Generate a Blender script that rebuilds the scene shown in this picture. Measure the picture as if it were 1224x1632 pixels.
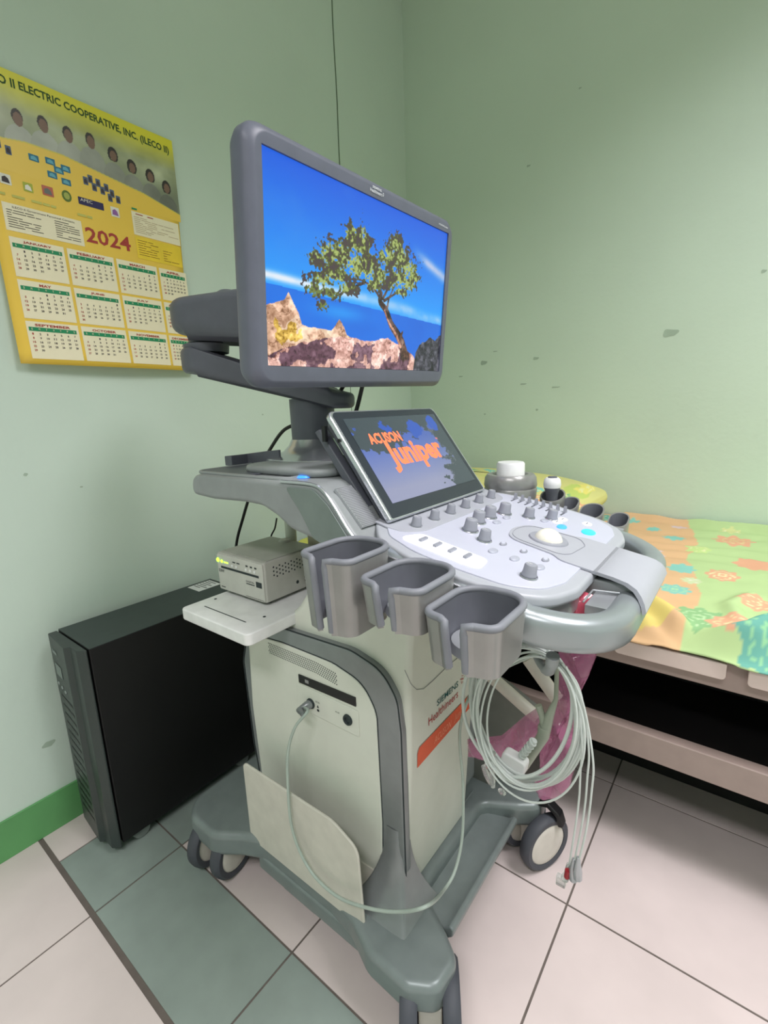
import bpy, bmesh, math, random
import numpy as np
from mathutils import Vector, Matrix
for o in list(bpy.data.objects): bpy.data.objects.remove(o)
SC = bpy.context.scene
COL = SC.collection
PI = math.pi
# ------------------------------------------------------------------ camera
F_PX = 759.74
YAW, PITCH, ROLL = math.radians(37.944), math.radians(12.146), math.radians(-2.035)
cam_d = bpy.data.cameras.new('camera'); cam = bpy.data.objects.new('camera', cam_d); COL.objects.link(cam)
fw = Vector((-math.sin(YAW)*math.cos(PITCH), math.cos(YAW)*math.cos(PITCH), -math.sin(PITCH)))
rt0 = Vector((math.cos(YAW), math.sin(YAW), 0)); up0 = rt0.cross(fw)
rt1 = math.cos(ROLL)*rt0 + math.sin(ROLL)*up0; up1 = -math.sin(ROLL)*rt0 + math.cos(ROLL)*up0
M = Matrix.Identity(4)
for i in range(3):
    M[i][0] = rt1[i]; M[i][1] = up1[i]; M[i][2] = -fw[i]
M[2][3] = 1.023
cam.matrix_world = M
cam_d.sensor_fit = 'HORIZONTAL'; cam_d.sensor_width = 36; cam_d.lens = 36*F_PX/1224; cam_d.clip_start = 0.02
SC.camera = cam
# ------------------------------------------------------------------ world and lights
w = bpy.data.worlds.new('room_air'); SC.world = w; w.use_nodes = True
w.node_tree.nodes['Background'].inputs[0].default_value = (0.8, 0.9, 0.85, 1)
w.node_tree.nodes['Background'].inputs[1].default_value = 0.0
def area(name, loc, target, sx, sy, power, color=(1,1,1), spread=PI):
    l = bpy.data.lights.new(name, 'AREA'); l.shape = 'RECTANGLE'; l.size = sx; l.size_y = sy; l.energy = power; l.color = color; l.spread = spread
    o = bpy.data.objects.new(name, l); COL.objects.link(o); o.location = loc
    d = Vector(target) - Vector(loc); o.rotation_euler = d.to_track_quat('-Z', 'Y').to_euler(); return o
area('ceiling_light_panel', (0.80, 0.75, 2.62), (0.75, 0.65, 0), 1.2, 0.6, 34, (1.0, 0.955, 0.995), 2.3)
area('rear_fill_light', (0.35, -1.0, 2.62), (0.35, -1.0, 0), 1.2, 0.35, 26, (1.0, 0.955, 0.995), 2.3)  # added fill light behind the camera, out of view
SC.view_settings.view_transform = 'Standard'; SC.view_settings.look = 'None'
SC.view_settings.exposure = 0.14; SC.view_settings.gamma = 1.0; SC.view_settings.use_curve_mapping = False

# ------------------------------------------------------------------ helpers
def s2l(c):
    c = c/255.0
    return c/12.92 if c <= 0.04045 else ((c+0.055)/1.055)**2.4
def rgb(r, g, b): return (s2l(r), s2l(g), s2l(b), 1)
MATS = {}
def mat(name, col, rough=0.5, metal=0.0, vary=0.06, scale=30, bump=0.0, emit=None, es=0.0, trans=0.0, alpha=1.0, coat=0.0, bscale=None, ior=1.45, stretch=None):
    if name in MATS: return MATS[name]
    m = bpy.data.materials.new(name); m.use_nodes = True; nt = m.node_tree; b = nt.nodes['Principled BSDF']
    tc = nt.nodes.new('ShaderNodeTexCoord'); mp = nt.nodes.new('ShaderNodeMapping'); nt.links.new(tc.outputs['Object'], mp.inputs[0])
    if stretch: mp.inputs['Scale'].default_value = stretch
    nz = nt.nodes.new('ShaderNodeTexNoise'); nz.inputs['Scale'].default_value = scale; nz.inputs['Detail'].default_value = 4
    nt.links.new(mp.outputs[0], nz.inputs[0])
    mr = nt.nodes.new('ShaderNodeMapRange'); mr.inputs[1].default_value = 0.3; mr.inputs[2].default_value = 0.7
    mr.inputs[3].default_value = 1-vary; mr.inputs[4].default_value = 1+vary; nt.links.new(nz.outputs[0], mr.inputs[0])
    vm = nt.nodes.new('ShaderNodeVectorMath'); vm.operation = 'SCALE'; vm.inputs[0].default_value = col[:3]
    nt.links.new(mr.outputs[0], vm.inputs['Scale']); nt.links.new(vm.outputs[0], b.inputs['Base Color'])
    b.inputs['Roughness'].default_value = rough; b.inputs['Metallic'].default_value = metal; b.inputs['IOR'].default_value = ior
    b.inputs['Transmission Weight'].default_value = trans; b.inputs['Alpha'].default_value = alpha; b.inputs['Coat Weight'].default_value = coat
    if emit: b.inputs['Emission Color'].default_value = emit; b.inputs['Emission Strength'].default_value = es
    if bump:
        n2 = nt.nodes.new('ShaderNodeTexNoise'); n2.inputs['Scale'].default_value = bscale or scale*8; nt.links.new(mp.outputs[0], n2.inputs[0])
        bp = nt.nodes.new('ShaderNodeBump'); bp.inputs['Strength'].default_value = bump; bp.inputs['Distance'].default_value = 0.002
        nt.links.new(n2.outputs[0], bp.inputs['Height']); nt.links.new(bp.outputs[0], b.inputs['Normal'])
    MATS[name] = m; return m
def vcol_mat(name, emit=0.0, rough=0.5, coat=0.0):
    m = bpy.data.materials.new(name); m.use_nodes = True; nt = m.node_tree; b = nt.nodes['Principled BSDF']
    a = nt.nodes.new('ShaderNodeAttribute'); a.attribute_name = 'col'
    b.inputs['Roughness'].default_value = rough; b.inputs['Coat Weight'].default_value = coat
    if emit:
        b.inputs['Base Color'].default_value = (0.01, 0.01, 0.012, 1)
        nt.links.new(a.outputs[0], b.inputs['Emission Color']); b.inputs['Emission Strength'].default_value = emit
    else: nt.links.new(a.outputs[0], b.inputs['Base Color'])
    return m
ORG = {}
def thing(name, label, cat, loc, group=None):
    o = bpy.data.objects.new(name, None); COL.objects.link(o); o.location = loc; o.empty_display_size = 0.05
    o['label'] = label; o['category'] = cat
    if group: o['group'] = group
    ORG[o.name] = Vector(loc); return o
def org(o): return ORG.get(o.name, Vector((0, 0, 0))) if o else Vector((0, 0, 0))
def fin(name, bm, mats, parent=None, at=None, bevel=0, seg=2, smooth=True, label=None, angle=40):
    """link bm (world coordinates) as one mesh object"""
    at = Vector(at) if at is not None else org(parent)
    me = bpy.data.meshes.new(name); bmesh.ops.recalc_face_normals(bm, faces=bm.faces[:]); bm.to_mesh(me); bm.free()
    me.transform(Matrix.Translation(-at))
    if not isinstance(mats, (list, tuple)): mats = [mats]
    for m in mats: me.materials.append(m)
    o = bpy.data.objects.new(name, me); COL.objects.link(o); ORG[o.name] = at
    o.parent = parent; o.location = at - org(parent)
    if smooth:
        for p in me.polygons: p.use_smooth = True
        me.set_sharp_from_angle(angle=math.radians(angle))
    if bevel:
        b = o.modifiers.new('bevel', 'BEVEL'); b.width = bevel; b.segments = seg; b.limit_method = 'ANGLE'; b.angle_limit = math.radians(35); b.use_clamp_overlap = True
        wn = o.modifiers.new('wn', 'WEIGHTED_NORMAL'); wn.keep_sharp = False
    if label: o['label'] = label
    return o
def struct(name, bm, mats, **k):
    o = fin(name, bm, mats, **k); o['kind'] = 'structure'; return o
def tag(o, label, cat, group=None):
    o['label'] = label; o['category'] = cat
    if group: o['group'] = group
    return o
def box(bm, x0, x1, y0, y1, z0, z1, mi=0):
    vs = [bm.verts.new((x, y, z)) for z in (z0, z1) for y in (y0, y1) for x in (x0, x1)]
    for f in ((0,2,3,1),(4,5,7,6),(0,1,5,4),(2,6,7,3),(0,4,6,2),(1,3,7,5)):
        bm.faces.new([vs[i] for i in f]).material_index = mi
    return vs
def prism(bm, poly, a, b, fn, mi=0):
    """poly: 2d outline, fn(u,v,t)->3d, between t=a and t=b"""
    A = [bm.verts.new(fn(u, v, a)) for u, v in poly]; B = [bm.verts.new(fn(u, v, b)) for u, v in poly]
    n = len(poly)
    bm.faces.new(A).material_index = mi; bm.faces.new(B[::-1]).material_index = mi
    for i in range(n): bm.faces.new((A[i], A[(i+1) % n], B[(i+1) % n], B[i])).material_index = mi
XZ = lambda u, v, t: (u, t, v)
XY = lambda u, v, t: (u, v, t)
YZ = lambda u, v, t: (t, u, v)
def rpoly(pts, r, n=6):
    """round the corners of a polygon; r a number or a list"""
    out = []; N = len(pts)
    for i in range(N):
        p = Vector(pts[i]); a = Vector(pts[i-1]) - p; b = Vector(pts[(i+1) % N]) - p
        ri = r[i] if isinstance(r, (list, tuple)) else r
        la, lb = a.length, b.length; a.normalize(); b.normalize()
        ang = a.angle(b) if la > 0 and lb > 0 else PI
        if ri <= 0 or ang > PI-0.05: out.append(tuple(p)); continue
        d = min(ri/math.tan(ang/2), la*0.49, lb*0.49); rr = d*math.tan(ang/2)
        c = p + (a+b).normalized()*(rr/math.sin(ang/2)); s = p+a*d-c; e = p+b*d-c
        a0 = math.atan2(s.y, s.x); a1 = math.atan2(e.y, e.x); da = (a1-a0+PI) % (2*PI)-PI
        for k in range(n+1):
            t = a0+da*k/n; out.append((c.x+rr*math.cos(t), c.y+rr*math.sin(t)))
    return out
def rrect(x0, x1, y0, y1, r, n=6): return rpoly([(x0, y0), (x1, y0), (x1, y1), (x0, y1)], r, n)
def cat(pts, n=6, closed=False):
    P = [Vector(p) for p in pts]; N = len(P); out = []
    rng = range(N) if closed else range(N-1)
    for i in rng:
        g = (lambda k: P[k % N]) if closed else (lambda k: P[max(0, min(N-1, k))])
        a, b, c, d = g(i-1), g(i), g(i+1), g(i+2)
        for k in range(n):
            t = k/n; out.append(0.5*((2*b)+(c-a)*t+(2*a-5*b+4*c-d)*t*t+(3*b-a-3*c+d)*t**3))
    if not closed: out.append(P[-1])
    return out
def tube(bm, pts, r, n=8, closed=False, mi=0, cap=True):
    P = [Vector(p) for p in pts]; N = len(P); rings = []; nrm = None
    for i, p in enumerate(P):
        t = (P[(i+1) % N]-P[i-1]) if closed else (P[min(i+1, N-1)]-P[max(i-1, 0)])
        if t.length < 1e-9: t = Vector((0, 0, 1))
        t.normalize()
        if nrm is None: nrm = t.orthogonal().normalized()
        nrm = (nrm - t*nrm.dot(t)); nrm = nrm.normalized() if nrm.length > 1e-6 else t.orthogonal().normalized()
        bn = t.cross(nrm); rr = r[i] if isinstance(r, (list, tuple)) else r
        rings.append([bm.verts.new(p+(nrm*math.cos(2*PI*k/n)+bn*math.sin(2*PI*k/n))*rr) for k in range(n)])
    for i in range(N if closed else N-1):
        a, b = rings[i], rings[(i+1) % N]
        for k in range(n): bm.faces.new((a[k], a[(k+1) % n], b[(k+1) % n], b[k])).material_index = mi
    if not closed and cap:
        bm.faces.new(rings[0][::-1]).material_index = mi; bm.faces.new(rings[-1]).material_index = mi
def sweep(bm, path, sec, closed=False, mi=0, upv=(0, 0, 1)):
    """sec: closed 2d section (a outward = right of travel, b up)"""
    P = [Vector(p) for p in path]; N = len(P); rings = []; upv = Vector(upv)
    for i, p in enumerate(P):
        t = (P[(i+1) % N]-P[i-1]) if closed else (P[min(i+1, N-1)]-P[max(i-1, 0)])
        t.normalize(); a = t.cross(upv).normalized(); b = a.cross(t).normalized()
        rings.append([bm.verts.new(p+a*u+b*v) for u, v in sec])
    n = len(sec)
    for i in range(N if closed else N-1):
        A, B = rings[i], rings[(i+1) % N]
        for k in range(n): bm.faces.new((A[k], A[(k+1) % n], B[(k+1) % n], B[k])).material_index = mi
    if not closed: bm.faces.new(rings[0][::-1]).material_index = mi; bm.faces.new(rings[-1]).material_index = mi
def lathe(bm, prof, c, axis=(0, 0, 1), n=24, mi=0):
    """prof: (radius, height) list, closed at the ends when radius is 0"""
    ax = Vector(axis).normalized(); u = ax.orthogonal().normalized(); v = ax.cross(u); c = Vector(c); rings = []
    for r, h in prof:
        if r < 1e-7: rings.append([bm.verts.new(c+ax*h)])
        else: rings.append([bm.verts.new(c+ax*h+(u*math.cos(2*PI*k/n)+v*math.sin(2*PI*k/n))*r) for k in range(n)])
    for a, b in zip(rings, rings[1:]):
        for k in range(n):
            k2 = (k+1) % n
            if len(a) == 1 and len(b) == 1: continue
            if len(a) == 1: f = (a[0], b[k2], b[k])
            elif len(b) == 1: f = (a[k], a[k2], b[0])
            else: f = (a[k], a[k2], b[k2], b[k])
            bm.faces.new(f).material_index = mi
def disc(r, n=24, cx=0, cy=0, ry=None): return [(cx+r*math.cos(2*PI*k/n), cy+(ry or r)*math.sin(2*PI*k/n)) for k in range(n)]
def capsule(p, q, r1, r2, n=10):
    p, q = Vector(p), Vector(q); d = (q-p); a = math.atan2(d.y, d.x); out = []
    for k in range(n+1): t = a+PI/2+PI*k/n; out.append((p.x+r1*math.cos(t), p.y+r1*math.sin(t)))
    for k in range(n+1): t = a-PI/2+PI*k/n; out.append((q.x+r2*math.cos(t), q.y+r2*math.sin(t)))
    return out
def B(): return bmesh.new()
# text as flat mesh geometry
TXT = {}
def glyphs(s, off=0.0):
    if (s, off) not in TXT:
        cu = bpy.data.curves.new('lettering', 'FONT'); cu.body = s; cu.size = 1; cu.resolution_u = 2; cu.offset = off
        ob = bpy.data.objects.new('lettering', cu); COL.objects.link(ob); dg = bpy.context.evaluated_depsgraph_get()
        me = bpy.data.meshes.new_from_object(ob.evaluated_get(dg)); bpy.data.objects.remove(ob)
        vs = [tuple(v.co) for v in me.vertices]; fs = [tuple(p.vertices) for p in me.polygons]
        if vs: xs = [v[0] for v in vs]; ys = [v[1] for v in vs]; bb = (min(xs), max(xs), min(ys), max(ys))
        else: bb = (0, 1, 0, 1)
        TXT[(s, off)] = (vs, fs, bb); bpy.data.meshes.remove(me)
    return TXT[(s, off)]
def text(bm, s, u0, u1, v0, v1, fn, mi=0, off=0.0, shear=0.0):
    """fit the string into the rectangle u0..u1, v0..v1 of the surface fn(u,v)"""
    vs, fs, (a, b, c, d) = glyphs(s, off)
    V = [bm.verts.new(fn(u0+(x-a)/(b-a)*(u1-u0)+shear*(y-c)/(d-c)*(v1-v0), v0+(y-c)/(d-c)*(v1-v0))) for x, y, z in vs]
    for f in fs:
        try: bm.faces.new([V[i] for i in f]).material_index = mi
        except ValueError: pass
def quad(bm, fn, u0, u1, v0, v1, mi=0, n=1):
    for i in range(n):
        a = u0+(u1-u0)*i/n; b = u0+(u1-u0)*(i+1)/n
        bm.faces.new([bm.verts.new(fn(*p)) for p in ((a, v0), (b, v0), (b, v1), (a, v1))]).material_index = mi
def fpoly(bm, fn, pts, mi=0): bm.faces.new([bm.verts.new(fn(*p)) for p in pts]).material_index = mi
def smooth_noise(h, w_, gy, gx, seed):
    r = np.random.RandomState(seed); g = r.rand(gy+2, gx+2)
    y = np.linspace(0, gy, h); x = np.linspace(0, gx, w_); yi = y.astype(int); xi = x.astype(int)
    ty = (y-yi)[:, None]; tx = (x-xi)[None, :]; ty = ty*ty*(3-2*ty); tx = tx*tx*(3-2*tx)
    a = g[yi][:, xi]; b = g[yi][:, xi+1]; c = g[yi+1][:, xi]; d = g[yi+1][:, xi+1]
    return (a*(1-tx)+b*tx)*(1-ty)+(c*(1-tx)+d*tx)*ty
def fbm(h, w_, g, seed, oc=4, asp=1.0):
    s = 0; amp = 1; tot = 0
    for k in range(oc):
        s = s+amp*smooth_noise(h, w_, int(g*asp*2**k)+1, int(g*2**k)+1, seed+k); tot += amp; amp *= 0.5
    return s/tot
def picture(name, img, fn, material, parent, at=None):
    """img h*w*3 in sRGB 0..255, row 0 on top; dense grid whose vertices carry the colours"""
    h, w_ = img.shape[:2]; lin = img/255.0; lin = np.where(lin <= 0.04045, lin/12.92, ((lin+0.055)/1.055)**2.4)
    U, V = np.meshgrid(np.linspace(0, 1, w_), np.linspace(1, 0, h))
    co = fn(U.ravel(), V.ravel()); at = np.array(at if at is not None else org(parent)); co = co-at
    me = bpy.data.meshes.new(name); idx = np.arange(h*w_).reshape(h, w_)
    q = np.stack([idx[1:, :-1], idx[1:, 1:], idx[:-1, 1:], idx[:-1, :-1]], -1).reshape(-1)
    nf = (h-1)*(w_-1); me.vertices.add(h*w_); me.vertices.foreach_set('co', co.ravel().astype(np.float32))
    me.loops.add(nf*4); me.loops.foreach_set('vertex_index', q.astype(np.int32)); me.polygons.add(nf)
    me.polygons.foreach_set('loop_start', np.arange(0, nf*4, 4, dtype=np.int32)); me.update(calc_edges=True)
    ca = me.color_attributes.new('col', 'FLOAT_COLOR', 'POINT')
    ca.data.foreach_set('color', np.concatenate([lin.reshape(-1, 3), np.ones((h*w_, 1))], 1).astype(np.float32).ravel())
    me.materials.append(material); o = bpy.data.objects.new(name, me); COL.objects.link(o); o.parent = parent
    ORG[o.name] = Vector(at); o.location = Vector(at)-org(parent); return o

# ------------------------------------------------------------------ materials
m_wall = mat('painted_wall_green', rgb(208, 226, 213), 0.55, vary=0.035, scale=2.2, bump=0.25, bscale=60)
m_wallb = mat('painted_wall_green_back', rgb(207, 226, 208), 0.5, vary=0.035, scale=2.0, bump=0.25, bscale=60)
m_ceil = mat('ceiling_white', rgb(225, 230, 222), 0.8)
m_skirt = mat('skirting_green', rgb(96, 158, 98), 0.45, vary=0.08, scale=8)
m_grout = mat('grout_brown', rgb(104, 96, 90), 0.9, vary=0.1)
m_beige = mat('tile_beige', rgb(212, 200, 196), 0.33, vary=0.05, scale=7, bump=0.05, bscale=40)
m_green = mat('tile_green', rgb(142, 155, 148), 0.33, vary=0.10, scale=9, bump=0.05, bscale=40)
m_mark = mat('wall_scuff', rgb(170, 190, 172), 0.8)
m_dark = mat('plastic_monitor_grey', rgb(102, 106, 120), 0.42)
m_arm = mat('plastic_arm_grey', rgb(94, 97, 106), 0.42)
m_mid = mat('plastic_mid_grey', rgb(146, 151, 152), 0.4)
m_cup = mat('plastic_cup_grey', rgb(152, 152, 150), 0.3, metal=0.4)
m_cuprim = mat('rubber_cup_rim', rgb(126, 129, 136), 0.5)
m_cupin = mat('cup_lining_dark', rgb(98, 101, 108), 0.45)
m_silver = mat('silver_paint', rgb(176, 180, 184), 0.3, metal=0.55, vary=0.03)
m_silverb = mat('silver_bright', rgb(205, 208, 214), 0.22, metal=0.8, vary=0.02)
m_panelw = mat('console_white', rgb(192, 195, 209), 0.35, vary=0.01)
m_panelg = mat('console_grey', rgb(172, 175, 183), 0.4, vary=0.02)
m_rim = mat('console_rim_grey', rgb(172, 176, 182), 0.4, vary=0.02)
m_base = mat('base_grey', rgb(126, 136, 135), 0.35, metal=0.15)
m_cab = mat('cabinet_cream', rgb(214, 218, 206), 0.4, vary=0.02)
m_band = mat('cabinet_band_grey', rgb(138, 143, 144), 0.32, metal=0.35)
m_black = mat('black_plastic', rgb(22, 23, 25), 0.4)
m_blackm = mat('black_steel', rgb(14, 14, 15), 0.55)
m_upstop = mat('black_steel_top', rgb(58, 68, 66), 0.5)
m_glass = mat('dark_glass', rgb(48, 54, 62), 0.12, vary=0.0)
m_cream = mat('bed_cream', rgb(222, 205, 196), 0.45, vary=0.03)
m_rail = mat('bed_rail_brown', rgb(165, 148, 140), 0.5, vary=0.05)
m_wheel = mat('wheel_cream', rgb(214, 210, 200), 0.45)
m_tyre = mat('tyre_rubber', rgb(74, 77, 84), 0.6)
m_cable = mat('cable_grey_green', rgb(202, 210, 205), 0.4)
m_white = mat('white_plastic', rgb(232, 234, 232), 0.4)
m_printer = mat('printer_grey', rgb(190, 190, 182), 0.45)
m_orange = mat('label_orange', rgb(222, 96, 60), 0.5)
m_ink = mat('ink_black', rgb(40, 50, 52), 0.6)
m_inkred = mat('ink_red', rgb(150, 52, 52), 0.6)
m_knob = mat('knob_grey', rgb(150, 153, 162), 0.45)
m_key = mat('key_grey', rgb(172, 176, 188), 0.4)
m_pink = mat('pink_plastic_film', rgb(200, 122, 162), 0.10, trans=0.0, alpha=0.5, bump=1.0, bscale=90, coat=0.6)
m_clear = mat('clear_plastic', rgb(235, 240, 238), 0.08, trans=0.85, alpha=0.8)
m_spk = mat('speaker_mesh_silver', rgb(190, 193, 196), 0.35, metal=0.6)
m_ball = mat('trackball_ivory', rgb(240, 238, 222), 0.12, coat=0.5)
m_led = mat('led_green', rgb(150, 255, 60), 0.3, emit=rgb(170, 255, 60), es=2.5)
m_blue = mat('led_blue', rgb(60, 130, 255), 0.3, emit=rgb(50, 130, 255), es=1.6)
m_cyan = mat('key_cyan', rgb(60, 190, 240), 0.3, emit=rgb(40, 170, 235), es=0.8)
m_keyglow = mat('key_backlit_white', rgb(245, 247, 255), 0.4, emit=rgb(245, 247, 255), es=0.35)
# ------------------------------------------------------------------ room shell
WX, WY, XR, YF, ZC = -1.322, 1.935, 2.3, -2.2, 2.65
bm = B()
box(bm, WX-0.1, XR+0.1, YF-0.1, WY+0.1, -0.06, -0.0015, 0)
rnd = random.Random(3)
def tile(x0, x1, y0, y1, mi, g=0.0021):
    vs = [(x0+g, y0+g), (x1-g, y0+g), (x1-g, y1-g), (x0+g, y1-g)]
    zt = rnd.uniform(-0.0002, 0.0002)
    A = [bm.verts.new((x, y, zt)) for x, y in vs]; Bv = [bm.verts.new((x, y, -0.0017)) for x, y in vs]
    bm.faces.new(A).material_index = mi
    for i in range(4): bm.faces.new((A[i], A[(i+1) % 4], Bv[(i+1) % 4], Bv[i])).material_index = mi
T = 0.3982; X0 = -1.009; YS = 0.2414; Y1 = 0.444
xs = [X0+T*k for k in range(0, 9)]
# beige field beyond the green border
ys = [Y1+0.4022*k for k in range(0, 5)]
for i in range(8):
    for j in range(4): tile(xs[i], min(xs[i+1], XR), ys[j], min(ys[j+1], WY), 1)
# green border strips and the green corner
for i in range(8): tile(xs[i], min(xs[i+1], XR), YS+0.005, Y1, 2)
tile(-1.207, X0, YS+0.005, Y1, 2)
for j in range(4): tile(-1.207, X0, ys[j], min(ys[j+1], WY), 2); tile(WX, -1.207, ys[j], min(ys[j+1], WY), 1)
tile(WX, -1.207, YS+0.005, Y1, 1)
for i in range(-1, 8):
    for j in range(7):
        y1 = YS-0.4*j-0.002; tile(max(X0+T*i, WX), min(X0+T*(i+1), XR), max(y1-0.4, YF), y1, 1)
struct('floor', bm, [m_grout, m_beige, m_green], smooth=False)
def wall(name, vs, m, marks=()):
    bm = B(); bm.faces.new([bm.verts.new(v) for v in vs])
    return struct(name, bm, m, smooth=False)
bm = B(); box(bm, WX-0.12, WX, YF-0.1, WY+0.12, 0, ZC)
# small scuffs and chips in the paint
for (y, z, a, b) in ((0.36, 0.905, .006, .004), (0.30, 0.235, .02, .008), (1.05, 1.02, .004, .003), (0.47, 0.86, .005, .002)):
    fpoly(bm, lambda u, v: (WX+0.0006, y+u, z+v), rpoly([(-a, -b*.4), (a*.2, -b), (a, b*.5), (-a*.3, b)], b*.4, 2), 1)
struct('wall_left', bm, [m_wall, m_mark], smooth=False)
bm = B(); box(bm, WX-0.12, XR+0.1, WY, WY+0.12, 0, ZC)
def wpix(u, v):   # point on the back wall seen at that pixel
    d = fw + (u-612)/F_PX*rt1 - (v-816)/F_PX*up1; t = (WY-0.0006)/d.y; return d.x*t, 1.023+d.z*t
for (px, py, a, b) in ((772, 578, .018, .010), (1071, 530, .028, .014), (843, 264, .009, .004), (855, 571, .014, .006), (887, 617, .02, .003), (856, 653, .006, .005), (835, 612, .016, .003), (790, 560, .012, .002), (925, 140, .006, .003), (1218, 432, .008, .006), (735, 600, .012, .003), (773, 660, .006, .004)):
    x, z = wpix(px, py)
    fpoly(bm, lambda u, v: (x+u, WY-0.0006, z+v), rpoly([(-a, -b), (a*.3, -b*.7), (a, b*.4), (a*.2, b*.6), (-a*.8, b)], b*.5, 2), 1)
struct('wall_back', bm, [m_wallb, m_mark], smooth=False)
bm = B(); box(bm, XR, XR+0.1, YF-0.1, WY+0.1, 0, ZC); struct('wall_right', bm, m_wall, smooth=False)
bm = B(); box(bm, WX-0.1, XR+0.1, YF-0.1, YF, 0, ZC); struct('wall_front', bm, m_wall, smooth=False)
bm = B(); box(bm, WX-0.1, XR+0.1, YF-0.1, WY+0.1, ZC, ZC+0.08); struct('ceiling', bm, m_ceil, smooth=False)
bm = B(); box(bm, WX, WX+0.006, YF, WY, 0, 0.1015); struct('baseboard_left', bm, m_skirt, bevel=0.001)
bm = B(); box(bm, WX, XR, WY-0.006, WY, 0, 0.1015); struct('baseboard_back', bm, m_skirt, bevel=0.001)
# vertical joint of the left wall panelling
bm = B(); tube(bm, [(WX+0.0005, 1.503+0.0015*math.sin(k*1.3), 0.11+k*0.08) for k in range(32)], [0.0022 if k > 14 else 0.0012 for k in range(32)], 6)
struct('trim_1', bm, mat('joint_dark_green', rgb(96, 118, 94), 0.8))

# ------------------------------------------------------------------ examination couch
t = thing('examination_couch', 'cream examination couch along the back wall, brown rails, dark open shelf below', 'bed', (-0.2, 1.06, 0))
BX0, BX1, BYF = -1.27, 0.72, 1.06
bm = B(); box(bm, BX0, BX1, BYF+0.012, 1.92, 0.455, 0.515); fin('bed_frame', bm, m_rail, t, bevel=0.004)
for a, b in ((-0.62, -0.206), (-0.196, 0.002), (0.035, 0.24), (0.25, 0.66)):
    bm = B(); prism(bm, rpoly([(a, 0.488), (b, 0.488), (b, 0.522), (a, 0.522)], [0.008, 0.008, 0.003, 0.003], 4), BYF-0.012, BYF+0.012, XZ)
    fin('edge_panel', bm, m_cream, t, bevel=0.002)
bm = B(); box(bm, BX0, BX1, BYF, BYF+0.03, 0.247, 0.31); fin('lower_rail', bm, m_rail, t, bevel=0.003)
bm = B(); box(bm, BX0+0.02, BX1-0.02, 1.36, 1.375, 0.0, 0.455); fin('dark_back_plane', bm, m_blackm, t, label='black upright plane under the couch, behind the rails')  # black plane across the space below the couch, from floor to frame
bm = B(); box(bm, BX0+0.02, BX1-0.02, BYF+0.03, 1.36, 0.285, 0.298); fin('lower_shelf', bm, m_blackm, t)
for x in (BX0, BX1-0.04):
    for y in (BYF+0.01, 1.87):
        bm = B(); box(bm, x, x+0.04, y, y+0.04, 0, 0.455); fin('leg', bm, m_rail, t, bevel=0.003)
bm = B(); prism(bm, rrect(BX0+0.01, BX1-0.01, BYF+0.045, 1.915, 0.03), 0.515, 0.556, XY); fin('mattress', bm, m_cream, t, bevel=0.012, seg=3)

def flowers(U, V, img, spots):
    for (x, y, r, c, ring) in spots:
        dx, dy = U-x, V-y; a = np.arctan2(dy, dx); d = np.hypot(dx, dy)/(r*(1+0.14*np.cos(8*a)))
        img[d < 1] = c
        if ring is not None:
            img[(np.abs(d-0.62) < 0.07) & (np.cos(20*a) > -0.4)] = ring; img[(np.abs(d-0.2) < 0.06)] = ring
# sheet
nx, ny = 420, 230
Ux = np.linspace(0, 1, nx)[None, :].repeat(ny, 0); Vy = np.linspace(1, 0, ny)[:, None].repeat(nx, 1)
WXs = BX0+0.02+Ux*(BX1-BX0-0.05); WYs = 1.925-(1-Vy)*0.88   # picture row 0 (v=1) lies at the wall
nz = fbm(ny, nx, 6, 11, 4, 0.5); nz2 = fbm(ny, nx, 26, 5, 3, 0.4)
img = np.zeros((ny, nx, 3)); img[:] = (228, 186, 136)
edge = -0.055-0.09*(WYs-1.1)/.8+(nz-0.5)*0.09
img[(WXs > edge)] = (186, 216, 148)
img[(WXs > 0.33+(nz-0.5)*0.2)] = (226, 190, 130)
img[(WXs < -0.72)] = (214, 214, 96)
yb = (np.hypot((WXs+0.17)/1.4, WYs-1.12) < 0.055); img[yb] = (232, 212, 116)
r_ = random.Random(8); P_ = dict(or_=(230, 172, 134), tq=(136, 206, 190), lv=(222, 198, 198), dg=(142, 192, 130), wt=(206, 220, 170), bl=(104, 178, 160), ye=(228, 206, 126))
spots = [(-0.115, 1.27, .032, P_['tq'], (180, 226, 170)), (-0.055, 1.13, .045, P_['dg'], (190, 226, 170)), (0.0, 1.12, .038, P_['or_'], (232, 214, 160)), (-0.02, 1.75, .05, P_['or_'], (226, 214, 150)),
 (-0.21, 1.52, .035, P_['lv'], None), (-0.17, 1.70, .03, P_['tq'], None), (-0.12, 1.43, .03, P_['tq'], None), (-0.2, 1.32, .04, P_['ye'], (240, 230, 170)), (-0.03, 1.42, .034, P_['or_'], (230, 225, 170)), (0.04, 1.26, .035, P_['or_'], (230, 225, 170)),
 (0.06, 1.09, .05, P_['bl'], (150, 214, 160)), (-0.03, 1.85, .03, (214, 222, 150), (240, 240, 200)), (-0.09, 1.35, .02, P_['wt'], (230, 230, 210)), (-0.17, 1.84, .025, P_['lv'], None), (0.03, 1.55, .04, P_['or_'], None), (-0.10, 1.62, .03, (196, 224, 140), (226, 232, 170)), (-0.32, 1.85, .03, P_['tq'], None), (-0.24, 1.78, .02, P_['tq'], None)]
for k in range(95):
    x = r_.uniform(-1.2, 0.7); y = r_.uniform(1.06, 1.9)
    if -0.33 < x < 0.1: continue
    spots.append((x, y, r_.uniform(.025, .05), r_.choice(list(P_.values())), r_.choice([None, (236, 232, 190)])))
flowers(WXs, WYs, img, spots)
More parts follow.
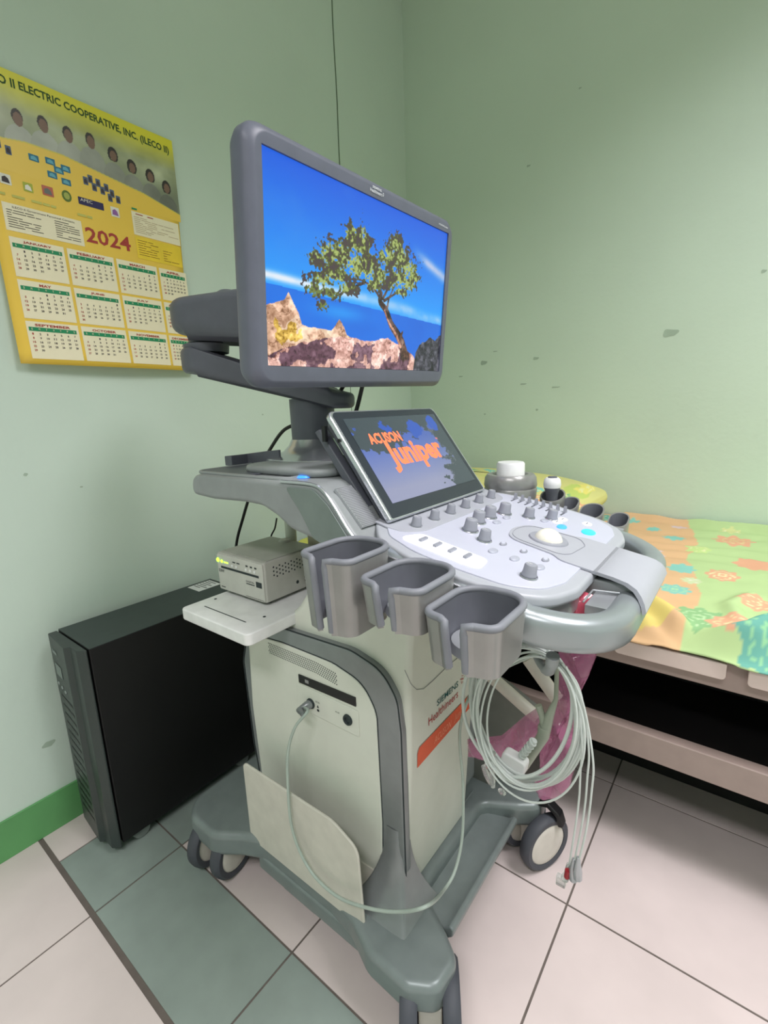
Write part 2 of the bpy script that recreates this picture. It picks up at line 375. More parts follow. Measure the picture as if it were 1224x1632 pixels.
# height: draped over the mattress edge, crossed by folds
def ridge(x, y, pts, w_, h_):
    out = np.zeros_like(x)
    for (a, b) in zip(pts, pts[1:]):
        a = np.array(a); b = np.array(b); d = b-a; t_ = np.clip(((x-a[0])*d[0]+(y-a[1])*d[1])/(d@d), 0, 1)
        dist = np.hypot(x-a[0]-t_*d[0], y-a[1]-t_*d[1]); out = np.maximum(out, h_*np.exp(-(dist/w_)**2))
    return out
Z = 0.5755+0.010*(nz-0.5)+0.006*(nz2-0.5)+0.0035*np.sin(WYs*70+nz*14+WXs*5)*np.clip((WYs-1.25)*3, 0.1, 1)
Z = Z+0.024*np.clip((WYs-1.3)/0.6, 0, 1)
Z = Z+ridge(WXs, WYs, [(0.16, 1.25), (0.10, 1.16), (0.03, 1.09), (-0.05, 1.045)], .024, .040)
Z = Z+ridge(WXs, WYs, [(0.03, 1.30), (-0.005, 1.22), (0.01, 1.15)], .018, .014)
Z = Z+ridge(WXs, WYs, [(-0.23, 1.22), (-0.15, 1.14), (-0.09, 1.09)], .018, .028)+ridge(WXs, WYs, [(-0.26, 1.15), (-0.18, 1.09), (-0.10, 1.05)], .014, .024)
Z = Z+ridge(WXs, WYs, [(-0.35, 1.9), (0.3, 1.91)], .02, .016)
fall = np.clip((1.125-WYs)/0.08, 0, 1); Z = Z-fall**2*0.052
hem = np.clip((1.085-WYs)/0.04, 0, 1); Z = Z*(1-hem)+np.minimum(Z, 0.527+0.004*nz2)*hem
Z = np.maximum(Z, 0.5245+0.002*nz2)
WYo = WYs+0.006*(nz2-0.5)*fall-0.004*np.sin(WXs*30)*fall
img = img*.90+np.array((12, 12, 12))
def sheet_fn(u, v): return np.stack([WXs.ravel(), WYo.ravel(), Z.ravel()], -1)
m_sheet = vcol_mat('floral_cotton', rough=0.85)
o = picture('bed_sheet', img, sheet_fn, m_sheet, None, at=(-0.2, 1.45, 0.57))
tag(o, 'rumpled orange and green floral bed sheet spread over the couch', 'bed sheet')
so = o.modifiers.new('thick', 'SOLIDIFY'); so.thickness = 0.002; so.offset = 1
# pillow
n1, n2 = 150, 90
U_, V_ = np.meshgrid(np.linspace(0, 1, n1), np.linspace(1, 0, n2))
pn = fbm(n2, n1, 5, 21, 4, 0.6)
def pillow_fn(u, v):
    a = (u*2-1)*PI; b = (v-0.5)*PI
    sg = lambda c, e: np.sign(c)*np.abs(c)**e
    x = sg(np.cos(b), 0.5)*sg(np.cos(a), 0.55); y = sg(np.cos(b), 0.5)*sg(np.sin(a), 0.55); z = sg(np.sin(b), 0.8)
    f = 1+0.10*(np.tile(pn.ravel(), 1)-0.5)
    tap = np.clip((x+1)/2, 0, 1)
    return np.stack([-0.77+0.39*x*f, 1.655+0.235*y*f, 0.694+(0.078-0.036*tap**2.5)*z*f*1.15], -1)
pimg = np.zeros((n2, n1, 3)); pimg[:] = (216, 214, 136)
pimg[pn > 0.62] = (196, 214, 112)
sp = [(r_.uniform(0, 1), r_.uniform(0.4, 1), 0.035, r_.choice([P_['tq'], P_['dg'], P_['or_'], (236, 226, 120)]), (236, 236, 170)) for k in range(46)]
flowers(U_, V_*0.7, pimg, sp)
o = picture('pillow', pimg, pillow_fn, vcol_mat('yellow_floral_cotton', rough=0.85), None, at=(-0.80, 1.655, 0.585))
tag(o, 'yellow floral pillow against the wall at the far end of the couch', 'pillow')

# ------------------------------------------------------------------ power supply tower
t = thing('power_supply_tower', 'tall black power supply tower with small display standing against the left wall', 'power supply', (-1.19, 0.52, 0))
bm = B(); box(bm, -1.277, -1.100, 0.352, 0.762, 0.03, 0.535); fin('case', bm, m_blackm, t, bevel=0.002)
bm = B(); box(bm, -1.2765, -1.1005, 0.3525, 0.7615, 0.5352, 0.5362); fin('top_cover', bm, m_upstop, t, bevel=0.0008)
bm = B(); prism(bm, [(-1.275, 0.349), (-1.275, 0.330), (-1.160, 0.322), (-1.150, 0.332), (-1.118, 0.332), (-1.102, 0.344), (-1.102, 0.349)], 0.02, 0.5345, XY)
bez = fin('front_bezel', bm, mat('bezel_dark_grey', rgb(56, 64, 62), 0.42), t, bevel=0.002)
fnb = lambda u, v: (-1.275+u, 0.3285-0.08*u/1.15-0.0002+0.0, v)
fnb = lambda u, v: (-1.275+u, 0.330-0.0696*u-0.0008, v)
bm = B()
for k in range(14):
    z = 0.385-k*0.0235; quad(bm, fnb, 0.02, 0.104, z-0.007, z, 0)
fin('vent', bm, m_black, bez, smooth=False)
bm = B(); quad(bm, fnb, 0.02, 0.065, 0.438, 0.468, 0); fin('display', bm, mat('lcd_grey', rgb(92, 104, 102), 0.2), bez, smooth=False)
for k in range(3):
    bm = B(); lathe(bm, [(0, 0.002), (0.004, 0.001), (0.0045, 0)], fnb(0.022+k*0.024, 0.414-k*0.003), (0, -1, 0), 10); fin('button', bm, mat('button_grey', rgb(140, 150, 148), 0.4), bez)
bm = B()
for k in range(4): quad(bm, lambda u, v: (fnb(u, v)[0], fnb(u, v)[1]-0.0004, v), 0.020+k*.008, 0.0255+k*.008, 0.4945, 0.503-(k % 2)*.002)
fin('lettering', bm, mat('lettering_grey', rgb(150, 160, 158), 0.5), bez, smooth=False)
bm = B(); quad(bm, lambda u, v: (u, v, 0.5366), -1.265, -1.205, 0.680, 0.752, 0)
stk = fin('sticker', bm, m_white, t, smooth=False)
bm = B()
for k, w_ in enumerate((.04, .028, .046, .034, .05, .03)): quad(bm, lambda u, v: (u, v, 0.5369), -1.260, -1.260+w_, 0.742-k*0.009, 0.746-k*0.009, 0)
fin('small_print', bm, mat('print_grey', rgb(120, 125, 122), 0.7), stk, smooth=False)
for x in (-1.245, -1.13):
    for y in (0.40, 0.70):
        bm = B(); lathe(bm, [(0, -0.008), (0.020, -0.008), (0.022, 0), (0.020, 0.008), (0, 0.008)], (x+0.012, y, 0.022), (1, 0, 0), 20)
        fin('castor', bm, mat('castor_grey', rgb(120, 128, 124), 0.4), t)

# ------------------------------------------------------------------ wall calendar
CX = WX+0.004
def cf(u, v, off=0.0):
    bend = 0.022*(1-np.clip(v/0.45, 0, 1))**2*(0.55+0.45*np.sin(np.clip(u/0.43, 0, 1)*PI))+0.004
    return (CX+bend+off, 0.385+u, 1.15+v)
t = thing('wall_calendar', 'yellow 2024 poster calendar hanging on the left wall, its lower edge bent away', 'calendar', (WX, 0.60, 1.15))
m_yel = mat('calendar_yellow', rgb(246, 208, 84), 0.35, vary=0.03, scale=6)
bm = B(); CW, CH = 0.436, 0.592
gx, gy = 16, 24
def leftx(v): return 0.0+0.012*(1-v/CH)*0
V = [[bm.verts.new(cf(leftx(CH*j/gy)+(CW-0.018*(1-j/gy))*i/gx, CH*j/gy)) for i in range(gx+1)] for j in range(gy+1)]
for j in range(gy):
    for i in range(gx): bm.faces.new((V[j][i], V[j][i+1], V[j+1][i+1], V[j+1][i]))
sh = fin('sheet', bm, m_yel, t); so = sh.modifiers.new('thick', 'SOLIDIFY'); so.thickness = 0.0006; so.offset = -1
# upper picture: lime sky, row of busts in a misty band
ph, pw = 150, 330; v0 = 0.395
Up, Vp = np.meshgrid(np.linspace(0, CW, pw), np.linspace(CH, v0, ph))
im = np.zeros((ph, pw, 3)); pn1 = fbm(ph, pw, 7, 31, 4, 0.5)
tt = np.clip((0.575-Vp)/0.06, 0, 1)[..., None]
im[:] = np.array((232, 224, 60)); mist = np.array((176, 184, 150))*(1-0.0)+(pn1[..., None]-0.5)*90
im = im*(1-tt)+mist*tt
wl = np.clip((0.10-Up)/0.08, 0, 1)[..., None]*tt; im = im*(1-wl*0.7)+np.array((226, 228, 216))*wl*0.7
gr = np.clip((0.50-Vp)/0.05, 0, 1)[..., None]; im = im*(1-gr*0.55)+np.array((110, 120, 108))*gr*0.55
heads = [(.079, .505), (.127, .511), (.176, .509), (.224, .514), (.273, .502), (.317, .490), (.363, .484), (.405, .470)]
for k, (hx, hy) in enumerate(heads):
    s = 1.0 if k < 4 else 0.9
    sh_ = (((Up-hx)/(.030*s))**2+((Vp-(hy-.052))/(.040*s))**2 < 1) & (Vp < hy-.013)
    im[sh_] = np.array((190, 194, 184))-k*9+(pn1[sh_][:, None]-0.5)*50
    im[((Up-hx)/(.0105*s))**2+((Vp-hy-.003)/(.0155*s))**2 < 1] = (54, 50, 46)
    im[((Up-hx-.001)/(.0088*s))**2+((Vp-hy+.0015)/(.0135*s))**2 < 1] = (128, 100, 84)
    if k > 3: im[(np.abs(np.hypot((Up-hx)/.0105, (Vp-hy-.001)/.015)-1) < .14) & (Vp > hy-.012)] = (46, 42, 40)
curve = np.interp(Up[0], [0, .04, .084, .16, .239, .34, .437], [.444, .455, .462, .462, .451, .437, .412])[None, :]
im[Vp < curve] = (246, 208, 84); im[np.abs(Vp-curve-.0008) < .0012] = (220, 206, 90)
gxn = np.array([CW]); 
def up_fn(u, v):
    P = cf(u*CW, .395+v*(CH-.395), 0.0008); return np.stack([P[0]+0*u, P[1], P[2]], -1)
m_print = vcol_mat('calendar_print', rough=0.35)
pb = picture('portrait_band', im, up_fn, m_print, sh)
c1 = lambda u, v: cf(u, v, 0.0012); c2f = lambda u, v: cf(u, v, 0.0017)
m_dg = mat('print_dark_green', rgb(50, 84, 40), 0.5); m_pg = mat('print_green', rgb(24, 142, 92), 0.5); m_pr = mat('print_red', rgb(172, 60, 52), 0.5)
m_pc = mat('print_cream', rgb(246, 238, 206), 0.4, vary=0.02); m_pk = mat('print_black', rgb(70, 62, 66), 0.6); m_pb = mat('print_blue', rgb(60, 110, 150), 0.5)
m_pn = mat('print_navy', rgb(44, 40, 92), 0.5); m_pw = mat('print_white', rgb(236, 234, 222), 0.5)
bm = B()
text(bm, 'ILOILO II', 0.010, 0.085, 0.561, 0.5785, c1, off=0.028); text(bm, 'ELECTRIC COOPERATIVE, INC. (ILECO II)', 0.092, 0.424, 0.558, 0.579, c1, off=0.028)
bm.verts.ensure_lookup_table()
for v in bm.verts: v.co.z -= 0.022*max(0, min(1, (v.co.y-0.385-0.16)/0.27))*0.3
fin('title_lettering', bm, m_dg, sh, smooth=False)
bm = B(); text(bm, '2024', 0.181, 0.286, 0.288, 0.322, c1, off=0.02); fin('year_lettering', bm, m_pr, sh, smooth=False)
# small pictures and emblems
def pic(name, u, v, a, b, m, m2=None, txt=None, round_=False):
    bm = B()
    if round_: fpoly(bm, c1, disc(a, 18, u, v, b), 0); fpoly(bm, c2f, disc(a*.62, 14, u, v, b*.62), 1)
    else:
        fpoly(bm, c1, rrect(u-a, u+a, v-b, v+b, .001, 2), 0)
        if not txt: fpoly(bm, c2f, [(u-a*.7, v-b*.6), (u+a*.7, v-b*.7), (u+a*.5, v+b*.2), (u, v+b*.6), (u-a*.6, v+b*.3)], 1)
    if txt: text(bm, txt, u-a*.85, u+a*.1, v-b*.1, v+b*.75, c2f, 1, off=0.0)
    fin(name, bm, [m, m2 or m_pk], sh, smooth=False)
for (u, v) in ((.098, .437), (.130, .441), (.145, .428), (.160, .436), (.130, .414), (.157, .408)): pic('equipment_picture', u, v, .0095, .0065, mat('print_teal', rgb(50, 120, 150), 0.5), mat('print_sky', rgb(110, 180, 200), 0.5))
for (u, v) in ((.010, .44), (.022, .43), (.035, .444), (.052, .436), (.200, .424), (.211, .431), (.228, .428), (.218, .416), (.236, .414), (.246, .423), (.258, .414), (.252, .403), (.271, .404)): pic('equipment_picture', u, v, .0052, .0085, mat('print_slate', rgb(92, 106, 132), 0.5), m_pk)
pic('emblem', .037, .377, .010, .010, m_pw, m_pk); pic('emblem', .077, .373, .009, .009, mat('print_ltgreen', rgb(176, 186, 70), 0.5), m_pw)
pic('emblem', .115, .377, .011, .010, mat('print_rose', rgb(196, 110, 90), 0.5), mat('print_grey', rgb(150, 150, 150), 0.5)); pic('emblem', .153, .378, .010, .012, mat('print_olive', rgb(96, 120, 48), 0.5), mat('print_ltgreen2', rgb(170, 180, 90), 0.5), round_=True)
pic('partner_logo', .205, .377, .028, .008, m_pn, m_pw, txt='APEC'); pic('partner_logo', .259, .373, .010, .011, m_pw, mat('print_violet', rgb(150, 100, 170), 0.5))
# text boxes
def lines(bm, u0, u1, v0_, v1, n, seed, h=.0013, mi=1):
    r = random.Random(seed)
    for k in range(n):
        v = v1-(v1-v0_)*(k+.5)/n; u = u0
        while u < u1-.012:
            l = r.uniform(.008, .03); quad(bm, c2f, u, min(u+l, u1), v-h/2, v+h/2, mi); u += l+r.choice([.002, .002, .012])
            if r.random() < .25: break
bm = B(); quad(bm, c1, .022, .175, .276, .331, 0, 4); lines(bm, .028, .10, .282, .320, 8, 1); lines(bm, .118, .168, .282, .320, 8, 2)
text(bm, 'ILECO II Government Personnel Contacts', .040, .160, .3225, .3265, c2f, 1); fin('text_box', bm, [m_pc, m_pk], sh, smooth=False)
bm = B(); quad(bm, c1, .300, .426, .333, .388, 0, 3); lines(bm, .305, .422, .338, .378, 9, 4, mi=2); lines(bm, .310, .418, .380, .386, 1, 12, h=.002, mi=1); fin('text_box', bm, [m_pc, m_pr, mat('print_tan', rgb(196, 176, 140), 0.6)], sh, smooth=False)
bm = B(); quad(bm, c1, .301, .424, .277, .329, 0, 3); lines(bm, .306, .36, .284, .324, 7, 6); lines(bm, .372, .418, .282, .312, 5, 7); fin('text_box', bm, [mat('print_bright_yellow', rgb(246, 214, 60), 0.5), mat('print_brown', rgb(150, 110, 40), 0.6)], sh, smooth=False)
bm = B(); lines(bm, .302, .420, .390, .398, 1, 3, h=.004, mi=0); fin('lettering', bm, m_pg, sh, smooth=False)
bm = B(); lines(bm, .01, .14, .342, .352, 1, 5, h=.005, mi=0); lines(bm, .17, .285, .340, .350, 1, 9, h=.005, mi=0); fin('lettering', bm, mat('print_pale_green', rgb(206, 204, 110), 0.6), sh, smooth=False)
months = ['JANUARY', 'FEBRUARY', 'MARCH', 'APRIL', 'MAY', 'JUNE', 'JULY', 'AUGUST', 'SEPTEMBER', 'OCTOBER', 'NOVEMBER', 'DECEMBER']
first = [1, 4, 5, 1, 3, 6, 1, 4, 0, 2, 5, 0]; days = [31, 29, 31, 30, 31, 30, 31, 31, 30, 31, 30, 31]
for k in range(12):
    cu = .0235+(k % 4)*.1100; cv = (.184, .098, .012)[k//4]; cw = .1035 if k % 4 < 3 else .060+.001
    full = .1035; bm = B(); q = cw/full if False else 1
    if k % 4 == 3: full = .078; cw = .078
    if k % 4 == 3 and k > 3: full = .072; cw = .072
    quad(bm, c1, cu, cu+cw, cv, cv+.080, 0, 3)
    w_ = min(.010*len(months[k])*.78, full*.75); text(bm, months[k], cu+full/2-w_/2, cu+full/2+w_/2, cv+.070, cv+.0755, c2f, 2, off=.03)
    quad(bm, c1 if False else (lambda u, v: cf(u, v, .0015)), cu+.004, cu+full-.005, cv+.0595, cv+.0680, 1, 3)
    for d, ch in enumerate('SMTWTFS'): text(bm, ch, cu+.010+(full-.02)*d/6-.0014, cu+.010+(full-.02)*d/6+.0014, cv+.0618, cv+.0660, lambda u, v: cf(u, v, .002), 0)
    for d in range(days[k]):
        c = (first[k]+d) % 7; r = (first[k]+d)//7; s = str(d+1); hw = .0014*len(s)
        uu = cu+.010+(full-.02)*c/6; vv = cv+.0535-r*.0088
        text(bm, s, uu-hw, uu+hw, vv-.0022, vv+.0022, c2f, 2 if c == 0 else 3, off=.03)
    fin('month_panel', bm, [m_pc, m_pg, m_pr, m_pk], sh, smooth=False)
bm = B(); lathe(bm, [(0, .004), (.003, .003), (.0035, 0)], (WX, 0.60, 1.15+CH-0.006), (1, 0, 0), 10); fin('nail', bm, m_silver, t)
# ------------------------------------------------------------------ ultrasound machine
YC = 0.722
mir = lambda p: (p[0], 2*YC-p[1])
US = thing('ultrasound_machine', 'wheeled grey and white ultrasound machine with large monitor, tilted touch screen and knob console', 'ultrasound machine', (-0.60, YC, 0))
# --- base
half = [(-0.335, 0.563), (-0.296, 0.535), (-0.300, 0.478), (-0.345, 0.452), (-0.425, 0.455), (-0.485, 0.482), (-0.540, 0.490), (-0.735, 0.490), (-0.785, 0.466), (-0.835, 0.432), (-0.925, 0.432), (-0.965, 0.470), (-0.965, 0.60)]
pl = [(-0.405, 0.600)] + half + [mir(p) for p in half[::-1]] + [mir((-0.405, 0.600))]
pl = rpoly(pl, [.03, .03, .03, .03, .03, .06, .06, .05, .05, .05, .05, .05, .05, .03]+[.03, .05, .05, .05, .05, .05, .06, .06, .03, .03, .03, .03, .03, .03], 6)
bm = B(); prism(bm, pl, 0.088, 0.146, XY); base = fin('base', bm, m_base, US, bevel=0.014, seg=4)
bm = B(); prism(bm, rpoly([(-0.76, 0.487), (-0.76, 0.96), (-0.45, 0.96), (-0.45, 0.487)], .01), 0.062, 0.10, XY); fin('underside_cover', bm, m_base, base, bevel=0.006)
bm = B(); prism(bm, [(-0.70, 0.5), (-0.60, 0.5), (-0.60, 0.53), (-0.70, 0.53)], 0.035, 0.07, XY); fin('cable_hook', bm, m_base, base, bevel=0.006)
# foot rest between the front lobes
prof = [(-0.440, 0.150), (-0.425, 0.132), (-0.40, 0.120), (-0.37, 0.116), (-0.350, 0.121), (-0.338, 0.132), (-0.330, 0.128), (-0.332, 0.112), (-0.345, 0.098), (-0.44, 0.096)]
bm = B(); prism(bm, prof, 0.578, 2*YC-0.578, XZ); fin('foot_rest', bm, m_base, US, bevel=0.004)
# --- casters
def caster(x, y, ang, d=0.034):
    c = Vector((x, y, 0.0)); ax = Vector((math.cos(ang), math.sin(ang), 0)); pf = Vector((0, 0, 1)).cross(ax)
    bm = B(); lathe(bm, [(0, .094), (.018, .094), (.020, .07), (.016, .055), (.014, .03), (0, .03)], c, (0, 0, 1), 18)
    sweep(bm, [c+Vector((0, 0, z))+pf*k for z, k in ((.095, 0), (.07, .004), (.045, .006), (.025, .003))], [(-.019, -.026), (.019, -.026), (.019, .026), (-.019, .026)], upv=pf)
    f = fin('caster', bm, m_wheel, US, at=(x, y, 0), bevel=0.003)
    for s in (-1, 1):
        w0 = c+ax*s*d+Vector((0, 0, .064))
        bm = B(); lathe(bm, [(.048, -.013), (.058, -.014), (.0625, -.010), (.064, 0), (.0625, .010), (.058, .014), (.048, .013), (.048, -.013)], w0, ax, 40); wh = fin('wheel', bm, m_tyre, f)
        bm = B(); lathe(bm, [(0, .013), (.030, .0138), (.044, .0125), (.0485, .010), (.0485, -.010), (0, -.011)], w0, ax*s, 40); fin('wheel_cover', bm, m_wheel, f)
    return f
caster(-0.330, 0.500, math.radians(33)); caster(-0.314, 0.920, math.radians(-26), .034)
caster(-0.880, 0.479, math.radians(12)); caster(-0.885, 0.955, math.radians(10))
bm = B(); c0 = Vector((-0.272, 0.925, 0.115)); sweep(bm, [c0+Vector((-.03, 0, .03)), c0+Vector((-.01, 0.0, .035)), c0+Vector((.012, .0, .02)), c0+Vector((.02, .0, -.005))], [(-.012, -.006), (.012, -.006), (.012, .006), (-.012, .006)]); fin('brake_lever', bm, m_black, US, bevel=.003)
# --- cabinet
bm = B(); prism(bm, rpoly([(-0.425, 0.14), (-0.408, 0.42), (-0.404, 0.575), (-0.398, 0.66), (-0.380, 0.775), (-0.56, 0.79), (-0.66, 0.66), (-0.70, 0.628), (-0.80, 0.612), (-0.82, 0.58), (-0.80, 0.14)], [0, .3, .3, .2, 0, .03, .05, .05, .03, .03, 0], 5), 0.566, 2*YC-0.566, XZ)
for v in bm.verts:
    if v.co.y > YC: v.co.y = .802
cab = fin('cabinet', bm, m_cab, US, bevel=0.012, seg=4)
bm = B(); prism(bm, rpoly([(-.80, .13), (-.455, .13), (-.455, .44), (-.50, .56), (-.80, .60)], .03), .798, .955, XZ); fin('far_side_cover', bm, m_mid, cab, bevel=.012, seg=3)
# near side: grey band round a cream door
outer = [(-0.806, 0.140), (-0.826, 0.30), (-0.834, 0.50), (-0.80, 0.607), (-0.70, 0.613), (-0.515, 0.620), (-0.448, 0.603), (-0.418, 0.560), (-0.412, 0.500), (-0.411, 0.200), (-0.395, 0.140)]
outp = rpoly(outer, [0, .1, .05, .04, .1, .1, .08, .06, .1, .04, 0], 6)
inner = rpoly([(-0.800, 0.140), (-0.812, 0.40), (-0.802, 0.573), (-0.700, 0.582), (-0.560, 0.582), (-0.490, 0.566), (-0.462, 0.520), (-0.459, 0.30), (-0.463, 0.20), (-0.49, 0.140)], [0, .1, .035, .1, .1, .07, .06, .1, .06, 0], 6)
bm = B(); prism(bm, outp, 0.553, 0.572, XZ); bd = fin('side_band', bm, m_band, cab, bevel=0.005, seg=3)
bm = B(); prism(bm, inner, 0.5495, 0.560, XZ); door = fin('side_door', bm, m_cab, US, bevel=0.002)
bm = B(); ring_ = [(x*1, 0.5529, z) for x, z in inner]; tube(bm, ring_, .0014, 5, closed=True); tube(bm, [(x, .5535, z) for x, z in outp], .0014, 5, closed=True); fin('seam', bm, m_ink, cab)
# flared foot of the pillar
bm = B(); RR = []
for k in range(11):
    q_ = k/10; z = 0.30-0.156*q_; e_ = q_**2.6; x0_ = -0.458-.048*e_; x1_ = -0.418+.037*e_; y_ = .5545-.052*e_
    RR.append([bm.verts.new(p) for p in [(x0_, .572, z), (x0_, y_+.002, z), (x0_+.003, y_, z)]+[(x0_+(x1_-x0_)*i/6, y_-.003*math.sin(PI*i/6), z) for i in (1, 2, 3, 4, 5)]+[(x1_-.006, y_, z), (x1_-.0015, y_+.002, z), (x1_, y_+.007, z), (x1_, .578+.03*e_, z)]])
for a_, b_ in zip(RR, RR[1:]):
    for i in range(len(a_)-1): bm.faces.new((a_[i], a_[i+1], b_[i+1], b_[i]))
fin('pillar_foot', bm, m_band, cab, angle=70)
sf = lambda u, v: (u, 0.5488, v)
bm = B(); prism(bm, [(-0.650, 0.514), (-0.650, 0.531), (-0.505, 0.535), (-0.505, 0.5175)], 0.5475, 0.5500, XZ); dr = fin('disc_drive', bm, m_black, door)
bm = B(); quad(bm, lambda u, v: (u, .5473, v), -.632, -.622, .520, .527); fin('drive_mark', bm, mat('mark_grey', rgb(140, 140, 140), .5), door, smooth=False)
bm = B(); prism(bm, rrect(-0.657, -0.500, 0.458, 0.510, .004), 0.5475, 0.5500, XZ); pp = fin('socket_plate', bm, m_cab, door, bevel=.001)
for x, z in ((-0.620, 0.480), (-0.525, 0.484)):
    bm = B(); lathe(bm, [(.0055, .001), (.0065, .003), (.0095, .003), (.0105, .001), (.0105, -.001), (.0055, -.001), (.0055, .001)], (x, 0.5470, z), (0, -1, 0), 20); lathe(bm, [(0, .0005), (.0058, .0005)], (x, 0.5470, z), (0, -1, 0), 20)
    fin('socket', bm, m_ink, door)
bm = B(); fp = lambda u, v: (u, .5472, v)
text(bm, 'ECG', -.606, -.596, .488, .4915, fp); fpoly(bm, fp, [(-.604, .478), (-.598, .478), (-.601, .484)]); fpoly(bm, fp, rrect(-.604, -.598, .470, .475, .001, 2)); text(bm, 'AUX', -.556, -.545, .487, .490, fp); fin('lettering', bm, m_ink, door, smooth=False)
bm = B()
for i in range(40):
    for j in range(6):
        x = -0.735+i*0.0047+(j % 2)*0.0023; z = 0.571-j*0.0042-max(0, (x+.60))*.12
        fpoly(bm, lambda u, v: (u, .5492, v), disc(.00145, 6, x, z))
g = fin('vent_holes', bm, m_ink, door, smooth=False)
# lower storage pocket
pk = rpoly([(-0.775, 0.128), (-0.775, 0.318), (-0.520, 0.322), (-0.462, 0.296), (-0.455, 0.128)], [.02, .012, .06, .03, .01], 6)
bm = B(); prism(bm, pk, 0.486, 0.4915, XZ); pock = fin('storage_pocket', bm, mat('pocket_cream', rgb(206, 204, 192), .42), US, bevel=.0022)
bm = B()
yy = [0.4865, 0.4865, 0.505, 0.53, 0.552]; 
prof = [(0.487, 0.128), (0.4915, 0.128), (0.515, 0.136), (0.54, 0.150), (0.553, 0.185), (0.547, 0.185), (0.535, 0.158), (0.512, 0.1445), (0.4915, 0.140), (0.487, 0.139)]
prism(bm, prof, -0.775, -0.456, YZ); fin('pocket_floor', bm, mat('pocket_cream', rgb(206, 204, 192), .42), pock, bevel=.001)
# front lettering and label; front plane x(z)
def fx_(z): return -0.425+(z-0.14)/0.28*0.017 if z < 0.42 else -0.408+(z-.42)/.155*.004 if z < .575 else -0.404+(z-.575)*.07
ff = lambda u, v: (fx_(v)+.0009, u, v)
bm = B(); text(bm, 'SIEMENS', .655, .733, .496, .5085, ff, off=.004); fin('maker_lettering', bm, mat('lettering_teal', rgb(24, 92, 92), .5), cab, smooth=False)
bm = B(); text(bm, 'Healthineers', .627, .733, .473, .4895, ff, off=.0); fin('maker_lettering', bm, mat('lettering_red', rgb(178, 62, 60), .5), cab, smooth=False)
bm = B(); r_ = random.Random(4)
for k in range(11):
    a = k*.9; rr = .0022+.0009*k; fpoly(bm, ff, disc(.0013, 6, .748+rr*math.cos(a)*.6, .502+rr*math.sin(a)))
fin('dot_emblem', bm, mat('lettering_red', rgb(178, 62, 60), .5), cab, smooth=False)
fo = lambda u, v: (fx_(v)+.0012, u, v)
bm = B(); s0, s1 = .591, .7905
n_ = 8
fpoly(bm, fo, [(s0, .411), (s0, .440), (s0+.006, .449), (s1, .452), (s1, .420)])
lab = fin('orange_label', bm, m_orange, US, smooth=False, label='orange sticker with pale lettering')
fo2 = lambda u, v: (fx_(v)+.0016, u, v)
bm = B(); text(bm, 'ACUSON', .645, .705, .424, .438, fo2, shear=.2); text(bm, 'Juniper', .718, .770, .423, .441, fo2, shear=.2); fin('label_lettering', bm, mat('label_pale', rgb(240, 160, 128), .5), lab, smooth=False)
# flap seams on the cabinet shoulder
bm = B()
d_px = lambda u, v: fw+(u-612)/F_PX*rt1-(v-816)/F_PX*up1
def on_front(u, v):
    d = d_px(u, v); t_ = -.4035/d.x; return Vector((0, 0, 1.023))+d*t_
tube(bm, [on_front(*p) for p in [(645, 1068), (655, 1090), (664, 1099), (675, 1098), (690, 1085), (713, 1062), (740, 1040)]], .0005, 4)
fin('flap_seam', bm, m_band, cab)
# rear post and shelf
bm = B(); lathe(bm, [(0, .60), (.013, .60), (.013, .87), (0, .87)], (-0.850, 0.728, 0), (0, 0, 1), 18); fin('rear_post', bm, m_cab, US)
bm = B(); box(bm, -0.80, -0.70, 0.73, 0.86, 0.60, 0.79); fin('rear_cover', bm, mat('cover_beige', rgb(196, 190, 170), .5), US, bevel=.008)
bm = B(); prism(bm, rrect(-0.886, -0.668, 0.455, 0.80, .012), 0.622, 0.6455, XY); shf = fin('printer_shelf', bm, m_white, US, bevel=.003)
bm = B(); box(bm, -.85, -.715, .487, .489, .6455, .6461)
for x in (-.865, -.705): lathe(bm, [(0, .0006), (.003, .0006), (.003, 0)], (x, .523, .6456), (0, 0, 1), 10)
fin('shelf_groove', bm, m_ink, shf, smooth=False)
# --- console body
side = rpoly([(-0.868, 0.872), (-0.866, 0.908), (-0.835, 0.915), (-0.60, 0.916), (-0.520, 0.915), (-0.492, 0.896), (-0.447, 0.842), (-0.40, 0.822), (-0.30, 0.80), (-0.30, 0.765), (-0.42, 0.775), (-0.53, 0.826), (-0.585, 0.836), (-0.620, 0.856), (-0.655, 0.869), (-0.70, 0.871), (-0.80, 0.868)], [.012, .02, .05, 0, .03, .04, .05, .1, 0, 0, .1, .03, .06, .06, .06, .1, .02], 5)
bm = B(); prism(bm, side, 0.500, 2*YC-0.500, XZ)
body = fin('console_body', bm, m_mid, US, bevel=.010, seg=4)
# flat cover on the near side and bright edge line
cov = rpoly([(-0.588, 0.908), (-0.523, 0.908), (-0.494, 0.886), (-0.452, 0.835), (-0.44, 0.80), (-0.530, 0.830), (-0.557, 0.872)], [.004, .03, .04, .05, .01, .01, .1], 5)
bm = B(); prism(bm, cov, 0.4975, 0.503, XZ); fin('side_cover', bm, mat('side_cover_green_grey', rgb(122, 134, 130), .3), body, bevel=.001)
edge = cat([(-0.60, .502, .915), (-0.53, .502, .915), (-0.505, .502, .905), (-0.485, .502, .884), (-0.458, .502, .850), (-0.44, .502, .836), (-0.41, .502, .824)], 5)
bm = B(); tube(bm, edge, .0028, 8); fin('edge_trim', bm, m_silverb, body)
